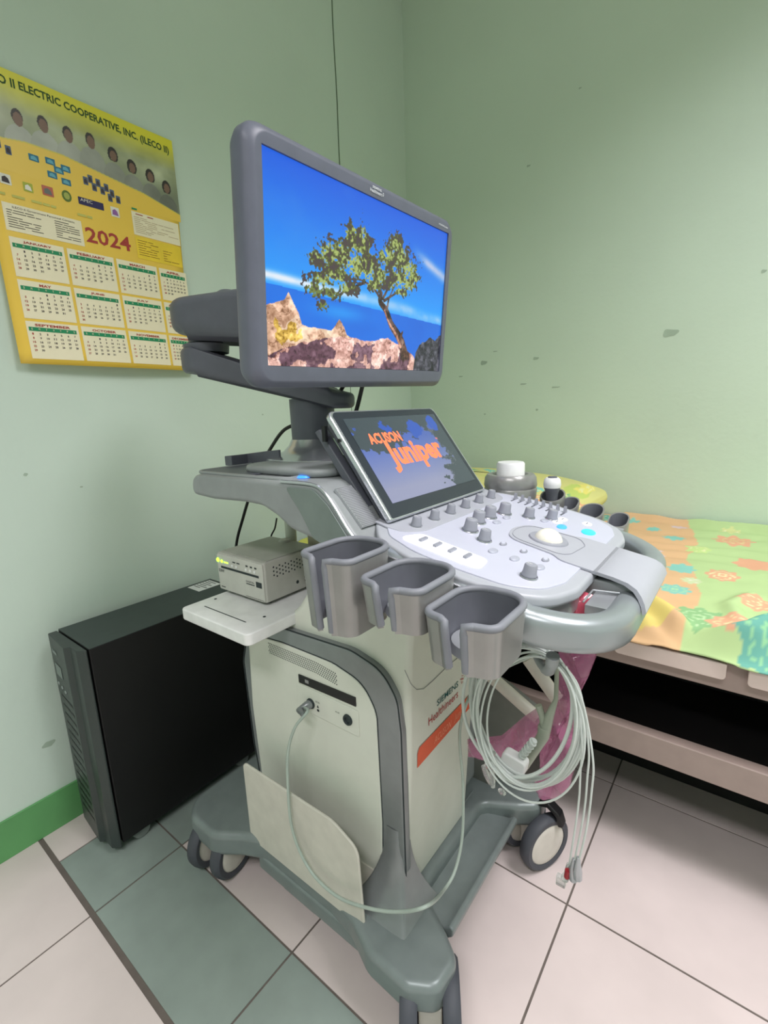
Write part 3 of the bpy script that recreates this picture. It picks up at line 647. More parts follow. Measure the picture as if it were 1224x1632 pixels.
# tray on the rear of the console
bm = B(); prism(bm, rrect(-0.855, -0.70, 0.512, 2*YC-0.512, .02), 0.9155, 0.9185, XY); fin('rear_tray', bm, m_arm, body, bevel=.002)
bm = B(); tube(bm, [(x, y, .9165) for x, y in rrect(-0.858, -0.60, 0.510, 2*YC-0.510, .02)], .0035, 8, closed=True); fin('tray_rim', bm, m_mid, body)
bm = B(); prism(bm, rrect(-0.775, -0.545, 0.540, 2*YC-0.540, .05), 0.916, 0.930, XY); deck = fin('upper_deck', bm, m_mid, body, bevel=.006, seg=3)
# document bracket behind the neck
bm = B(); prism(bm, [(-.895, .917), (-.893, .937), (-.80, .947), (-.765, .950), (-.765, .917)], .640, .646, XZ); prism(bm, [(-.895, .917), (-.895, .937), (-.87, .939), (-.87, .917)], .60, .646, XZ)
fin('document_bracket', bm, m_arm, body, bevel=.0015)
# neck
bm = B(); lathe(bm, [(0, .925), (.102, .925), (.100, .931), (.080, .936), (.066, .943), (.055, .954), (.0475, .968), (0, .968)], (-0.745, YC, 0), (0, 0, 1), 40)
for v in bm.verts:
    k = max(0, (.965-v.co.z)/.04); v.co.x += (v.co.x+.745)*.25*k+0.012*k
fin('neck_cone', bm, m_silverb, US)
bm = B(); lathe(bm, [(0, .966), (.046, .966), (.0465, 1.03), (.0465, 1.05), (0, 1.05)], (-0.745, YC, 0), (0, 0, 1), 40); fin('neck_column', bm, m_arm, US)
# --- speaker grille on the sloping shoulder (near and far)
S0 = Vector((-0.500, 0, 0.906)); S1 = Vector((-0.452, 0, 0.850)); sd = (S1-S0)
nrm_ = Vector((-sd.z, 0, sd.x)).normalized(); nrm_ = nrm_ if nrm_.z > 0 else -nrm_
def grille(ya, yb_, yc_, yd):
    def gf(u, v, o=.0):  # u across 0..1, v along 0..1
        y = (ya+(yb_-ya)*u)*(1-v)+(yd+(yc_-yd)*u)*v; p = S0+sd*v+nrm_*o; return (p.x, y, p.z)
    bm = B()
    A = [gf(0, 0, .0035), gf(1, 0, .0035), gf(1, 1, .0035), gf(0, 1, .0035)]; Bq = [gf(0, 0, -.002), gf(1, 0, -.002), gf(1, 1, -.002), gf(0, 1, -.002)]
    va = [bm.verts.new(p) for p in A]; vb = [bm.verts.new(p) for p in Bq]; bm.faces.new(va); bm.faces.new(vb[::-1])
    for i in range(4): bm.faces.new((va[i], va[(i+1) % 4], vb[(i+1) % 4], vb[i]))
    for i in range(17):
        for j in range(26):
            u = (i+.5+(j % 2)*.5)/17.5; v = (j+.5)/26
            fpoly(bm, lambda a, b: gf(u+a, v+b, .0038), [(-.017, -.011), (.017, -.011), (.017, .011), (-.017, .011)], 1)
    fin('speaker_grille', bm, [m_spk, mat('grille_dark', rgb(96, 100, 104), .6)], body, smooth=False)
grille(.520, .556, .566, .524); grille(2*YC-.556, 2*YC-.520, 2*YC-.524, 2*YC-.566)
bm = B(); lathe(bm, [(0, .0035), (.010, .003), (.0125, 0)], (-0.592, 0.545, 0.9165), (0, 0, 1), 24); fin('power_button', bm, m_blue, body, label='glowing blue oval power button')
# --- tilted control panel
def pz(x): return 0.806-0.19*(x+0.2)
def plate(poly, off, thick, mi=0, bm=None):
    bm = bm or B(); A = [bm.verts.new((x, y, pz(x)+off)) for x, y in poly]; Bv = [bm.verts.new((x, y, pz(x)+off-thick)) for x, y in poly]; n = len(poly)
    bm.faces.new(A).material_index = mi; bm.faces.new(Bv[::-1]).material_index = mi
    for i in range(n): bm.faces.new((A[i], A[(i+1) % n], Bv[(i+1) % n], Bv[i])).material_index = mi
    return bm
hw = [(-0.172, 0.656), (-0.172, 0.590), (-0.186, 0.545), (-0.221, 0.519), (-0.279, 0.512), (-0.351, 0.512), (-0.405, 0.530), (-0.425, 0.552)]
white = rpoly([(-0.172, YC)]+hw+[(-0.45, 0.58)]+[mir((-0.45, 0.58))]+[mir(p) for p in hw[::-1]], [0]+[0, .05, .05, .06, .1, .1, .04, .03]+[0, 0]+[.03, .04, .1, .1, .06, .05, .05, 0], 6)
def grow(poly, d):
    n = len(poly); out = []
    ar = sum(poly[i][0]*poly[(i+1) % n][1]-poly[(i+1) % n][0]*poly[i][1] for i in range(n)); sg = 1 if ar > 0 else -1
    for i in range(n):
        a = Vector(poly[i-1]); b = Vector(poly[i]); c = Vector(poly[(i+1) % n]); e1 = (b-a); e2 = (c-b)
        if e1.length < 1e-7: e1 = e2
        if e2.length < 1e-7: e2 = e1
        n1 = Vector((e1.y, -e1.x)).normalized()*sg; n2 = Vector((e2.y, -e2.x)).normalized()*sg; m_ = (n1+n2)
        m_ = m_.normalized()/max(.5, math.sqrt(max(0, (1+n1.dot(n2))/2))); out.append((b.x+m_.x*d, b.y+m_.y*d))
    return out
rimp = [(min(x, -.155) if abs(y-YC) < .05 else x, y) for x, y in grow(white, .017)]
cp_ = fin('control_panel', plate(rimp, -.002, .016), m_rim, US, bevel=.005, seg=3)
fin('panel_underside', plate([(x-.004 if x > -.2 else x, y) for x, y in grow(white, .012)], -.018, .030), m_silver, cp_, bevel=.006, seg=3)
fin('panel_face', plate(white, 0, .004), m_panelw, cp_, bevel=.0012)
gs = rpoly([(-0.455, 0.556), (-0.425, 0.552), (-0.398, 0.556), (-0.381, 0.590), (-0.381, 0.855), (-0.385, 0.885), (-0.41, 0.905), (-0.455, 0.910)], [0, .02, .03, .05, .05, .03, .03, 0], 5)
fin('knob_strip', plate(gs, .0012, .003), m_panelg, cp_, bevel=.0008)
# centre island with palm rest reaching over the handle
isl = rpoly([(-0.20, 0.655), (-0.215, 0.668), (-0.288, 0.676), (-0.300, 0.722), (-0.288, 0.768), (-0.215, 0.778), (-0.20, 0.787), (-0.15, 0.787), (-0.15, 0.655)], [.02, .02, .03, .06, .03, .02, .02, 0, 0], 6)
il = fin('centre_island', plate(isl, .0022, .004), m_panelg, US, bevel=.001)
bm = B(); tube(bm, [(x, y, pz(x)+.0026) for x, y in rpoly([(-0.195, 0.690), (-0.205, 0.674), (-0.284, 0.680), (-0.294, 0.722), (-0.284, 0.764), (-0.205, 0.772), (-0.190, 0.745)], [.02, .02, .03, .06, .03, .02, .02], 6)], .0006, 4, closed=True); fin('island_seam', bm, m_knob, il)
st = [(-.155, .655, .789, .0022), (-.13, .656, .788, .0022), (-.112, .654, .790, .0015), (-.100, .648, .794, -.001), (-.093, .640, .798, -.005), (-.088, .634, .802, -.011), (-.085, .631, .804, -.020)]
bm = B(); R1 = []; R2 = []
for x, ya, yb_, o in st:
    R1.append([bm.verts.new((x, ya+(yb_-ya)*i/8, pz(x)+o)) for i in range(9)]); R2.append([bm.verts.new((x-.004, ya+(yb_-ya)*i/8, pz(x)+o-.004)) for i in range(9)])
for k in range(len(st)-1):
    for i in range(8): bm.faces.new((R1[k][i], R1[k][i+1], R1[k+1][i+1], R1[k+1][i])); bm.faces.new((R2[k][i], R2[k+1][i], R2[k+1][i+1], R2[k][i+1]))
    for i in (0, 8): bm.faces.new((R1[k][i], R1[k+1][i], R2[k+1][i], R2[k][i]))
for k in (0, -1):
    for i in range(8): bm.faces.new((R1[k][i], R1[k][i+1], R2[k][i+1], R2[k][i]))
fin('palm_rest', bm, m_panelg, cp_, angle=60)
bm = B(); box(bm, -.17, -.105, .662, .782, .755, .786); fin('palm_rest_support', bm, m_mid, cp_, bevel=.004)
bm = B(); box(bm, -.150, -.118, .600, .655, .760, .772); tube(bm, [(-.152, .60, .775), (-.152, .645, .776), (-.12, .652, .776)], .0015, 6); fin('handle_latch', bm, m_silver, cp_, bevel=.002)
# handle loop
hp = rpoly([(-0.42, 0.510), (-0.109, 0.510), (-0.109, 2*YC-0.510), (-0.42, 2*YC-0.510)], [0, .10, .10, 0], 12)
hp = hp[:1]+[(-.40, .510), (-.30, .510)]+hp[1:-1]+[(-.30, 2*YC-.510), (-.40, 2*YC-.510)]+hp[-1:]
def hz(x): return pz(x)-.030-(.006 if x > -.2 else 0)
sec = rrect(-.018, .018, -.020, .024, .014, 5)
bm = B(); sweep(bm, [(x, y, hz(x)) for x, y in hp], sec); fin('handle', bm, mat('handle_silver', rgb(156, 164, 166), .32, metal=.45, vary=.03), US, angle=60)
bm = B(); tube(bm, [(x, y-.0165 if y < YC else y+.0165, hz(x)+.017) for x, y in hp[:5]], .002, 6); fin('handle_trim', bm, m_silverb, US)
bm = B(); prism(bm, rrect(-0.40, -0.19, 0.53, 2*YC-0.53, .03), .735, .770, XY); fin('console_underside', bm, m_mid, US, bevel=.008)
# --- knobs, keys, sliders, trackball
NP = Vector((0.19, 0, 1)).normalized()
def knob_mesh(r, h):
    bm = B(); n = 36; c = Vector((0, 0, 0))
    prof = [(0, h), (r*.70, h), (r*.80, h-.0012), (r*.88, h*.35), (r*.98, h*.22), (r*1.02, h*.08), (r*1.0, .0008), (r*.8, .0004), (0, .0004)]
    lathe(bm, prof, c, NP, n)
    u = NP.orthogonal().normalized(); v = NP.cross(u)
    for vt in bm.verts:
        hh = vt.co.dot(NP); rad = vt.co-NP*hh
        if h*.3 < hh < h-.0005 and rad.length > r*.5:
            a = math.atan2(rad.dot(v), rad.dot(u)); vt.co = NP*hh+rad*(1+.035*(1 if int(round(a/(2*PI)*n)) % 2 else -1))
    return bm
def at_panel(x, y, o=0): return Vector((x, y, pz(x)+o))
def place(name, r, h, spots, m, sub_r=None):
    first = None
    for x, y in spots:
        p = at_panel(x, y, .0005)
        if first is None:
            bm = knob_mesh(r, h); bmesh.ops.translate(bm, vec=p, verts=bm.verts); first = fin(name, bm, m, US, at=p, angle=50)
            bm = B(); lathe(bm, [(r*1.05, 0), (r*1.16, .0012), (r*1.22, 0)], p, NP, 24); ring = fin('knob_ring', bm, m_silverb, first)
            bm = B(); e = Vector((1, 0, -.19)).normalized(); top = p+NP*(h+.0002); tube(bm, [top-e*r*.6, top+e*r*.1], .0005, 4); line = fin('pointer_mark', bm, m_white, first)
        else:
            o = first.copy(); COL.objects.link(o); o.parent = US; o.location = p-org(US)
            for ch in (ring, line): c = ch.copy(); COL.objects.link(c); c.parent = o
place('soft_knob', .0085, .016, [(-.402, .595), (-.402, .648), (-.402, .701), (-.402, .754), (-.402, .807), (-.402, .860)], m_knob)
place('large_knob', .0115, .019, [(-.340, .654), (-.351, .703), (-.351, .746), (-.343, .790)], m_knob)
place('mode_knob', .0098, .017, [(-.306, .634), (-.211, .566), (-.306, .811), (-.275, .841)], m_knob)
def copies(name, bm_fn, m, spots, parent=cp_, label=None):
    first = None
    for p in spots:
        p = Vector(p)
        if first is None:
            bm = bm_fn(); bmesh.ops.translate(bm, vec=p, verts=bm.verts); first = fin(name, bm, m, parent, at=p, label=label)
        else:
            o = first.copy(); COL.objects.link(o); o.parent = parent; o.location = p-org(parent)
def key_bm(a, b, h=.0022):
    def f():
        bm = B(); A = disc(a, 20, 0, 0, b); up = [bm.verts.new(Vector((x*.86, y*.86, -x*.19*.86+h))) for x, y in A]; md = [bm.verts.new(Vector((x, y, -x*.19+h*.5))) for x, y in A]; lo = [bm.verts.new(Vector((x, y, -x*.19-.001))) for x, y in A]
        bm.faces.new(up); n = len(A)
        for P, Q in ((up, md), (md, lo)):
            for i in range(n): bm.faces.new((P[i], P[(i+1) % n], Q[(i+1) % n], Q[i]))
        return bm
    return f
copies('round_key', key_bm(.0062, .0098), m_key, [at_panel(*p) for p in ((-.329, .729), (-.329, .769), (-.278, .605), (-.246, .605), (-.211, .606), (-.279, .816))])
copies('ring_key', key_bm(.0048, .0080), m_knob, [at_panel(*p) for p in ((-.280, .644), (-.248, .643), (-.215, .639))])
copies('ring_key_cap', key_bm(.0032, .0056, .0030), m_panelw, [at_panel(*p) for p in ((-.280, .644), (-.248, .643), (-.215, .639))])
copies('blue_key', key_bm(.008, .0125), m_blue, [at_panel(-.247, .811)], label='lit blue key')
copies('cyan_key', key_bm(.011, .0165), m_cyan, [at_panel(-.207, .826)], label='lit cyan key')
copies('backlit_key', key_bm(.008, .012, .0012), m_keyglow, [at_panel(*p) for p in ((-.260, .858), (-.262, .833), (-.222, .873))])
bm = B()
for (x, y) in ((-.260, .858), (-.262, .833), (-.222, .873)):
    for k in range(3): quad(bm, lambda u, v: (u, v, pz(u)+.0016), x-.001, x+.001, y-.006+k*.004, y-.0035+k*.004)
fin('key_symbols', bm, m_ink, cp_, smooth=False)
# toggle pad with four bars
fin('toggle_pad', plate(rpoly([(-.393, .532), (-.378, .575), (-.268, .570), (-.262, .530), (-.29, .527)], .012, 5), .0012, .0016), m_keyglow, cp_, bevel=.0005)
bm = B()
for k in range(4):
    x = -.362+k*.0235; plate([(x-.0024, .545), (x+.0024, .545), (x+.0024, .563), (x-.0024, .563)], .0042, .004, 0, bm)
fin('toggle_bar', bm, m_knob, cp_, smooth=False)
# sliders
def slider():
    bm = B(); prism(bm, [(-.006, -.002), (.006, -.002), (.0035, .012), (-.001, .012)], -.0022, .0022, lambda u, v, t: (t, u, v)); return bm
copies('slider', slider, m_knob, [at_panel(-.368+.0138*k, .902+.0006*k) for k in range(8)])
bm = B()
for k in range(8): plate([(-.3695+.0138*k, .880), (-.3665+.0138*k, .880), (-.3665+.0138*k, .914), (-.3695+.0138*k, .914)], .0006, .001, 0, bm)
fin('slider_slot', bm, m_arm, cp_, smooth=False)
tb = at_panel(-.240, .722, .0)
bm = B(); lathe(bm, [(.0195, .001), (.0205, .0042), (.0285, .0045), (.0305, .002), (.031, -.002), (.0195, -.002), (.0195, .001)], tb, NP, 40); fin('trackball_ring', bm, m_knob, il)
bm = B(); bmesh.ops.create_uvsphere(bm, u_segments=40, v_segments=24, radius=.0225); bmesh.ops.translate(bm, vec=tb+NP*(-.003), verts=bm.verts); fin('trackball', bm, m_ball, il, label='ivory trackball')
# --- near side cup holders
def cup(xc, zt, h, wx=.0405, y0=.388, y1=.491, deep=.0):
    root = B(); W = wx; sl = .015
    # wall centre line, starting at one slot lip and going round to the other
    pts = rpoly([(xc-sl+.004, y0-.002), (xc-sl-.004, y0+.003), (xc-W, y0+.008), (xc-W, y1), (xc+W, y1), (xc+W, y0+.008), (xc+sl+.004, y0+.003), (xc+sl-.004, y0-.002)][::1], [0, .006, .030, .034, .034, .030, .006, 0], 8)
    P = [Vector((x, y, 0)) for x, y in pts]
    def wall(z0, z1, th, bm, mi=0):
        N = len(P); Rn = []
        for i, p in enumerate(P):
            t = (P[min(i+1, N-1)]-P[max(i-1, 0)]).normalized(); a = Vector((t.y, -t.x, 0))
            tp = lambda z: Vector((xc+(p.x-xc)*(1-.0*(zt-z)), p.y, z))
            k = .90 if z0 < zt-.02 else 1.0
            lo = Vector((xc+(p.x-xc)*k, .45+(p.y-.45)*k, z0)); hi = Vector((p.x, p.y, z1))
            Rn.append([bm.verts.new(q) for q in (lo+a*th, hi+a*th, hi-a*th, lo-a*th)])
        for i in range(N-1):
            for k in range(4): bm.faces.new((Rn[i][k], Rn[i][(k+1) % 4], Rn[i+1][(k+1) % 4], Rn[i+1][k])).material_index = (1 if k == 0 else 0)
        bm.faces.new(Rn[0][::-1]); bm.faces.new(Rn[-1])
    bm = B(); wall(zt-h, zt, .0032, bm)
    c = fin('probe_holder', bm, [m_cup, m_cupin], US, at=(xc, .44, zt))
    bm = B(); path = [(P[0].x*.9+xc*.1, .45+(P[0].y-.45)*.9, zt-h+.004)]+[(P[0].x, P[0].y, zt-.008)]+[(p.x, p.y, zt) for p in P]+[(P[-1].x, P[-1].y, zt-.008)]+[(P[-1].x*.9+xc*.1, .45+(P[-1].y-.45)*.9, zt-h+.004)]
    tube(bm, path, .0044, 10); fin('holder_rim', bm, m_cuprim, c, angle=80)
    bm = B(); lathe(bm, [(0, zt-h*.62+.006), (.010, zt-h*.62+.004), (.022, zt-h*.62-.008), (.033, zt-h*.75), (.036, zt-h+.004), (.032, zt-h), (0, zt-h)], (xc, .446, 0), (0, 0, 1), 28)
    for v in bm.verts: v.co.y = .446+(v.co.y-.446)*.98
    fin('holder_floor', bm, m_silver, c)
    bm = B(); box(bm, xc-.02, xc+.02, .488, .505, zt-h*.6, zt-.01); fin('holder_mount', bm, m_arm, c, bevel=.002)
cup(-.405, .847, .098); cup(-.306, .831, .052); cup(-.218, .812, .056)
# --- far side holders
def far_cup(xc, zt, w_, h, y0=.965, y1=1.035):
    pts = rrect(xc-w_, xc+w_, y0, y1, min(w_, .03)*.95, 8); bm = B(); N = len(pts); cx, cy = xc, (y0+y1)/2; rings = []
    for k, z in ((.86, zt-h), (.97, zt-.012), (1.0, zt-.004), (.98, zt), (.86, zt), (.82, zt-.006), (.74, zt-h+.006)):
        rings.append([bm.verts.new((cx+(x-cx)*k, cy+(y-cy)*k, z+(.45*(y-cy)*k if z > zt-.02 else 0))) for x, y in pts])
    for j, (a, b) in enumerate(zip(rings, rings[1:])):
        for i in range(N): bm.faces.new((a[i], a[(i+1) % N], b[(i+1) % N], b[i])).material_index = 1 if j > 3 else 0
    bm.faces.new(rings[0]); bm.faces.new(rings[-1]).material_index = 1
    c = fin('probe_holder', bm, [m_cup, m_cupin], US, at=(xc, cy, zt)); bm = B(); box(bm, xc-.012, xc+.012, .948, y0+.006, zt-h*.8, zt-.016); fin('holder_mount', bm, m_arm, c, bevel=.002)
far_cup(-.198, .793, .019, .05, .985, 1.033); far_cup(-.250, .805, .024, .055, .985, 1.038); far_cup(-.294, .817, .018, .05, .985, 1.033); far_cup(-.330, .832, .026, .055, .985, 1.035)
bm = B(); lathe(bm, [(0, .79), (.048, .79), (.055, .82), (.057, .842), (.055, .846), (.057, .852), (.055, .868), (.050, .875), (.038, .875), (.034, .868), (.034, .80), (0, .80)], (-.418, .993, 0), (0, 0, 1), 36); wc = fin('bottle_warmer', bm, m_cup, US, at=(-.418, .993, .80), label='round grey holder with a thick rim')
bm = B(); sweep(bm, [(-.40, .945, .80), (-.30, .958, .79), (-.18, .962, .775)], rrect(-.006, .006, -.012, .012, .004, 3)); fin('holder_rail', bm, m_mid, US)
# --- monitor
MC = Vector((-.552, .698, 1.229)); my, mt_, mr_ = math.radians(90.7), math.radians(-6.32), math.radians(1.32)
n0 = Vector((math.sin(my), -math.cos(my), 0)); r0 = Vector((math.cos(my), math.sin(my), 0)); z0_ = Vector((0, 0, 1))
MN = n0*math.cos(mt_)+z0_*math.sin(mt_); mu = -n0*math.sin(mt_)+z0_*math.cos(mt_); MR = r0*math.cos(mr_)+mu*math.sin(mr_); MU = -r0*math.sin(mr_)+mu*math.cos(mr_)
mo = lambda u, v, t=0.0: MC+MR*u+MU*v+MN*t
hous = rpoly([(-.262, -.166), (.262, -.166), (.262, .160), (-.262, .160)], .026, 8)
inn = rpoly([(-.246, -.152), (.250, -.152), (.250, .152), (-.246, .152)], .012, 6)
bm = B(); oc = lambda k, o=(0, -.003): [(x*k, y*k) for x, y in hous]
rings = []
for sx, sy, t_ in ((.78, .70, -.046), (.93, .90, -.042), (.985, .975, -.034), (1.0, 1.0, -.024), (1.003, 1.003, -.010), (.995, .992, -.004), (.962, .945, .0040), (.952, .93, .0045)):
    rings.append([bm.verts.new(mo(x*sx, -.003+(y+.003)*sy+(.0065 if False else 0), t_)) for x, y in hous])
N = len(hous)
for a, b in zip(rings, rings[1:]):
    for i in range(N): bm.faces.new((a[i], a[(i+1) % N], b[(i+1) % N], b[i]))
bm.faces.new(rings[0])
# front bezel face with a rectangular opening
op = [(-.2385, -.1345), (.2385, -.1345), (.2385, .1345), (-.2385, .1345)]
fr = rings[-1]; ov = [bm.verts.new(mo(x, y, .0040)) for x, y in op]; oi = [bm.verts.new(mo(x, y, .0005)) for x, y in op]
M4 = N//4
for q in range(4):
    seg = [fr[(q*M4+k) % N] for k in range(M4)]
    for a, b in zip(seg, seg[1:]): bm.faces.new((a, b, ov[q]))
    nx_ = fr[((q+1)*M4) % N]; bm.faces.new((seg[-1], nx_, ov[(q+1) % 4], ov[q]))
for i in range(4): bm.faces.new((ov[i], ov[(i+1) % 4], oi[(i+1) % 4], oi[i]))
mon = fin('monitor', bm, m_dark, US, at=MC, angle=35)
sH, sW = 300, 532
Um, Vm = np.meshgrid(np.linspace(0, 1, sW), np.linspace(0, 1, sH))
# painted juniper picture shown on the monitor
def paint_tree():
    H_, W_ = sH, sW; U, V = Um, Vm
    img = np.zeros((H_, W_, 3)); t1 = np.clip(V/0.6, 0, 1)[..., None]
    img[:] = np.array((18, 92, 222))*(1-t1)+np.array((30, 158, 252))*t1
    n = fbm(H_, W_, 4, 41, 5, 0.7); n2_ = fbm(H_, W_, 14, 77, 4, 0.8); n3 = fbm(H_, W_, 40, 5, 3, 0.6)
    c = np.clip((n-0.52)*3, 0, 1)*np.clip(1-V*1.2, 0, 1)*np.clip(1.1-U*1.3, 0, 1)
    img = img*(1-c[..., None]*.35)+np.array((120, 170, 240))*c[..., None]*.35
    def blend(mask, col):
        nonlocal img; m = np.clip(mask, 0, 1)[..., None]; img = img*(1-m)+np.array(col)*m
    blend(np.exp(-((V-(.555+.04*U))/(.022+.012*U))**2)*np.clip(1.25-U*1.5, 0, 1)*(0.7+n2_*.6), (226, 236, 248))
    blend(np.exp(-((V-(.50+.13*(U)))/.035)**2)*np.clip(U*1.6-.2, 0, 1)*.85*(n2_*1.3), (196, 214, 242))
    blend(np.exp(-((V-(.22+.45*(U-.8)))/.035)**2)*np.clip((U-.74)*9, 0, 1)*(.5+n2_*.6), (190, 200, 232))
    sea = V > .595+.055*U+.004*np.sin(U*40)*0
    img[sea] = np.array((10, 112, 228)); blend(sea*np.clip((n-.4)*1.6, 0, 1)*.5, (6, 78, 196)); blend(sea*np.exp(-(((U-.33)/.12)**2+((V-.68)/.04)**2))*.6, (40, 170, 255))
    # rocks
    def under(pts, jag, fr, seed):
        r = np.interp(U[0], [p[0] for p in pts], [p[1] for p in pts]); j = fbm(2, W_, fr, seed, 4)[0]-.5
        return V > (r+j*jag)[None, :]
    n5 = fbm(H_, W_, 90, 55, 2, .7); tex = (n2_-.5)*120+(n3-.5)*140+(n5-.5)*90-60*(np.abs(n3-.5) < .02)
    back = under([(0, .71), (.04, .68), (.075, .66), (.09, .625), (.105, .66), (.13, .72), (.145, .78), (.19, .785), (.28, .79), (.32, .72), (.345, .76), (.36, .80), (.45, .84), (1, .9)], .02, 30, 9) & (U < .46)
    img[back] = (np.array((222, 176, 146))+tex[..., None])[back]
    lit = back & (n2_ > .52); img[lit] = (np.array((240, 206, 176))+tex[..., None]*.5)[lit]
    yel = back & (V > .745) & (n2_*.7+n*.5 > .63) & (U > .03); img[yel] = (np.array((206, 164, 60))+tex[..., None])[yel]
    rk = under([(0, .95), (.08, .91), (.15, .87), (.25, .84), (.38, .81), (.45, .825), (.6, .80), (.66, .83), (.72, .84), (.78, .89), (.82, .95), (.9, .97), (1, .98)], .03, 26, 15)
    img[rk] = (np.array((224, 172, 160))+tex[..., None]*1.1)[rk]
    sh_ = rk & ((n2_+n*.5 < .70) | ((np.abs(U-.44-(n2_-.5)*.12) < .05) & (V > .84) & (n3 > .42)) | ((U < .30) & (V > .93) & (n2_ < .55) & (U > .08))); img[sh_] = (np.array((112, 74, 92))+tex[..., None]*.6)[sh_]
    dk = under([(.78, 1.1), (.805, .87), (.83, .82), (.87, .79), (.92, .75), (.96, .77), (1, .73)], .03, 40, 19) & (U > .79)
    img[dk] = (np.array((66, 64, 78))+tex[..., None]*.9)[dk]
    blend((V > .93)*(U < .8)*.15*(n2_ > .5), (255, 220, 200))
    # trunk and branches
    def stroke(pts, w0, w1, col):
        P = np.array([tuple(p) for p in cat([(a, b, 0) for a, b in pts], 14)])[:, :2]; m = np.zeros_like(U, bool)
        for k, (a, b) in enumerate(P):
            w_ = w0+(w1-w0)*k/len(P); m |= ((U-a)**2+((V-b)*.563)**2 < w_*w_)
        img[m] = (np.array(col)+tex[..., None]*.9)[m]
    stroke([(.715, .90), (.70, .82), (.665, .76), (.62, .70), (.585, .62), (.545, .57), (.55, .52)], .023, .009, (88, 60, 52))
    stroke([(.735, .90), (.715, .84), (.69, .78), (.70, .74)], .018, .004, (120, 86, 74)); stroke([(.690, .84), (.655, .76), (.605, .69), (.575, .62)], .007, .003, (196, 140, 116))
    for q in ([(.55, .56), (.50, .50), (.42, .47), (.34, .50)], [(.55, .54), (.53, .45), (.48, .36), (.44, .26)], [(.56, .55), (.60, .46), (.64, .36), (.66, .26)], [(.57, .56), (.64, .50), (.72, .44)], [(.45, .48), (.34, .56), (.28, .62)], [(.59, .62), (.60, .54), (.64, .44)]): stroke(q, .006, .002, (78, 56, 50))
    # foliage
    blobs = [(.27, .38, .055, .07), (.21, .42, .04, .05), (.33, .36, .06, .08), (.38, .26, .045, .09), (.44, .26, .05, .10), (.40, .40, .08, .08), (.30, .47, .08, .06), (.47, .38, .07, .10), (.24, .52, .06, .04), (.20, .58, .045, .045), (.27, .58, .05, .04), (.24, .655, .025, .03), (.53, .42, .07, .08), (.60, .30, .06, .10), (.63, .20, .05, .06), (.67, .27, .06, .08), (.72, .32, .07, .07), (.76, .36, .05, .05), (.66, .40, .08, .07), (.73, .42, .05, .05), (.60, .44, .05, .05), (.36, .53, .06, .04), (.68, .48, .05, .03), (.555, .30, .03, .05), (.50, .48, .05, .04)]
    d = np.full_like(U, 9.)
    for a, b, rx, ry in blobs: d = np.minimum(d, np.hypot((U-a)/rx, (V-b)/ry))
    n4 = fbm(H_, W_, 120, 25, 2, .6); leaf = d+(n3-.5)*1.5+(n4-.5)*1.5+(n2_-.5)*.5 < .93
    g1 = (n2_*.25+n3*.45+n4*.45)+.04*(.5-V)+.03
    img[leaf] = np.array((74, 72, 38)); b1 = leaf & (g1 > .585); img[b1] = (112, 126, 58); b2 = leaf & (g1 > .64) & (V < .56); img[b2] = (168, 184, 104)
    b3 = leaf & (g1 < .50); img[b3] = (72, 58, 62)
    return np.clip(img, 0, 255)
def scr_fn(u, v):
    P = np.array(MC)[None]+np.array(MR)[None]*((u-.5)*.476)[:, None]+np.array(MU)[None]*((v-.5)*.268)[:, None]+np.array(MN)[None]*.0012
    return P
m_scr = vcol_mat('lit_display', emit=0.90, rough=0.3)
picture('screen', paint_tree(), scr_fn, m_scr, mon)
bm = B(); mf = lambda u, v: mo(u, v, .0052)
text(bm, 'SIEMENS', -.014, .010, .1465, .1500, mf, off=.02); text(bm, 'Healthineers', -.020, .012, .1405, .1455, mf, off=.01)
for k in range(6): fpoly(bm, mf, disc(.0007, 6, .015+.0012*math.cos(k), .1440+.0022*math.sin(k*1.1)))
text(bm, 'ACUSON Juniper', .196, .232, .1405, .1440, mf, off=.02)
fin('lettering', bm, mat('lettering_white', rgb(226, 230, 236), .5), mon, smooth=False)
# monitor arm
J = (-0.925, 0.605)
def capb(name, p, q, r1, r2, z0a, z1a, z0b, z1b, m, parent, bevel=.008):
    pts = capsule((p[0], p[1], 0), (q[0], q[1], 0), r1, r2, 12); bm = B(); d = Vector((q[0]-p[0], q[1]-p[1])); L = d.length; d.normalize()
    lo = []; hi = []
    for x, y in pts:
        k = max(0, min(1, (Vector((x-p[0], y-p[1])).dot(d))/L)); k = k*k*(3-2*k)
        lo.append(bm.verts.new((x, y, z0a+(z0b-z0a)*k))); hi.append(bm.verts.new((x, y, z1a+(z1b-z1a)*k)))
    bm.faces.new(lo[::-1]); bm.faces.new(hi); n = len(pts)
    for i in range(n): bm.faces.new((lo[i], lo[(i+1) % n], hi[(i+1) % n], hi[i]))
    return fin(name, bm, m, parent, bevel=bevel, seg=4)
arm = capb('monitor_arm', J, (-0.700, 0.738), .052, .046, 1.110, 1.160, 1.028, 1.060, m_arm, US, .011)
bm = B(); lathe(bm, [(0, 1.15), (.044, 1.15), (.046, 1.166), (.034, 1.170), (.034, 1.20), (0, 1.20)], (J[0], J[1], 0), (0, 0, 1), 32); fin('arm_pivot', bm, m_arm, arm)
hd = capb('monitor_bracket', (J[0]-.005, J[1]+.0, 0), (-0.665, 0.70), .060, .064, 1.188, 1.254, 1.140, 1.256, m_arm, US, .020)
bm = B(); box(bm, -.67, -.575, .655, .745, 1.18, 1.275); fin('monitor_mount', bm, m_arm, hd, bevel=.008)
bm = B(); lathe(bm, [(0, .014), (.014, .012), (.024, .006), (.030, 0)], (-.865, .625, 1.253), (0, 0, 1), 24); fin('pivot_cap', bm, m_arm, hd)
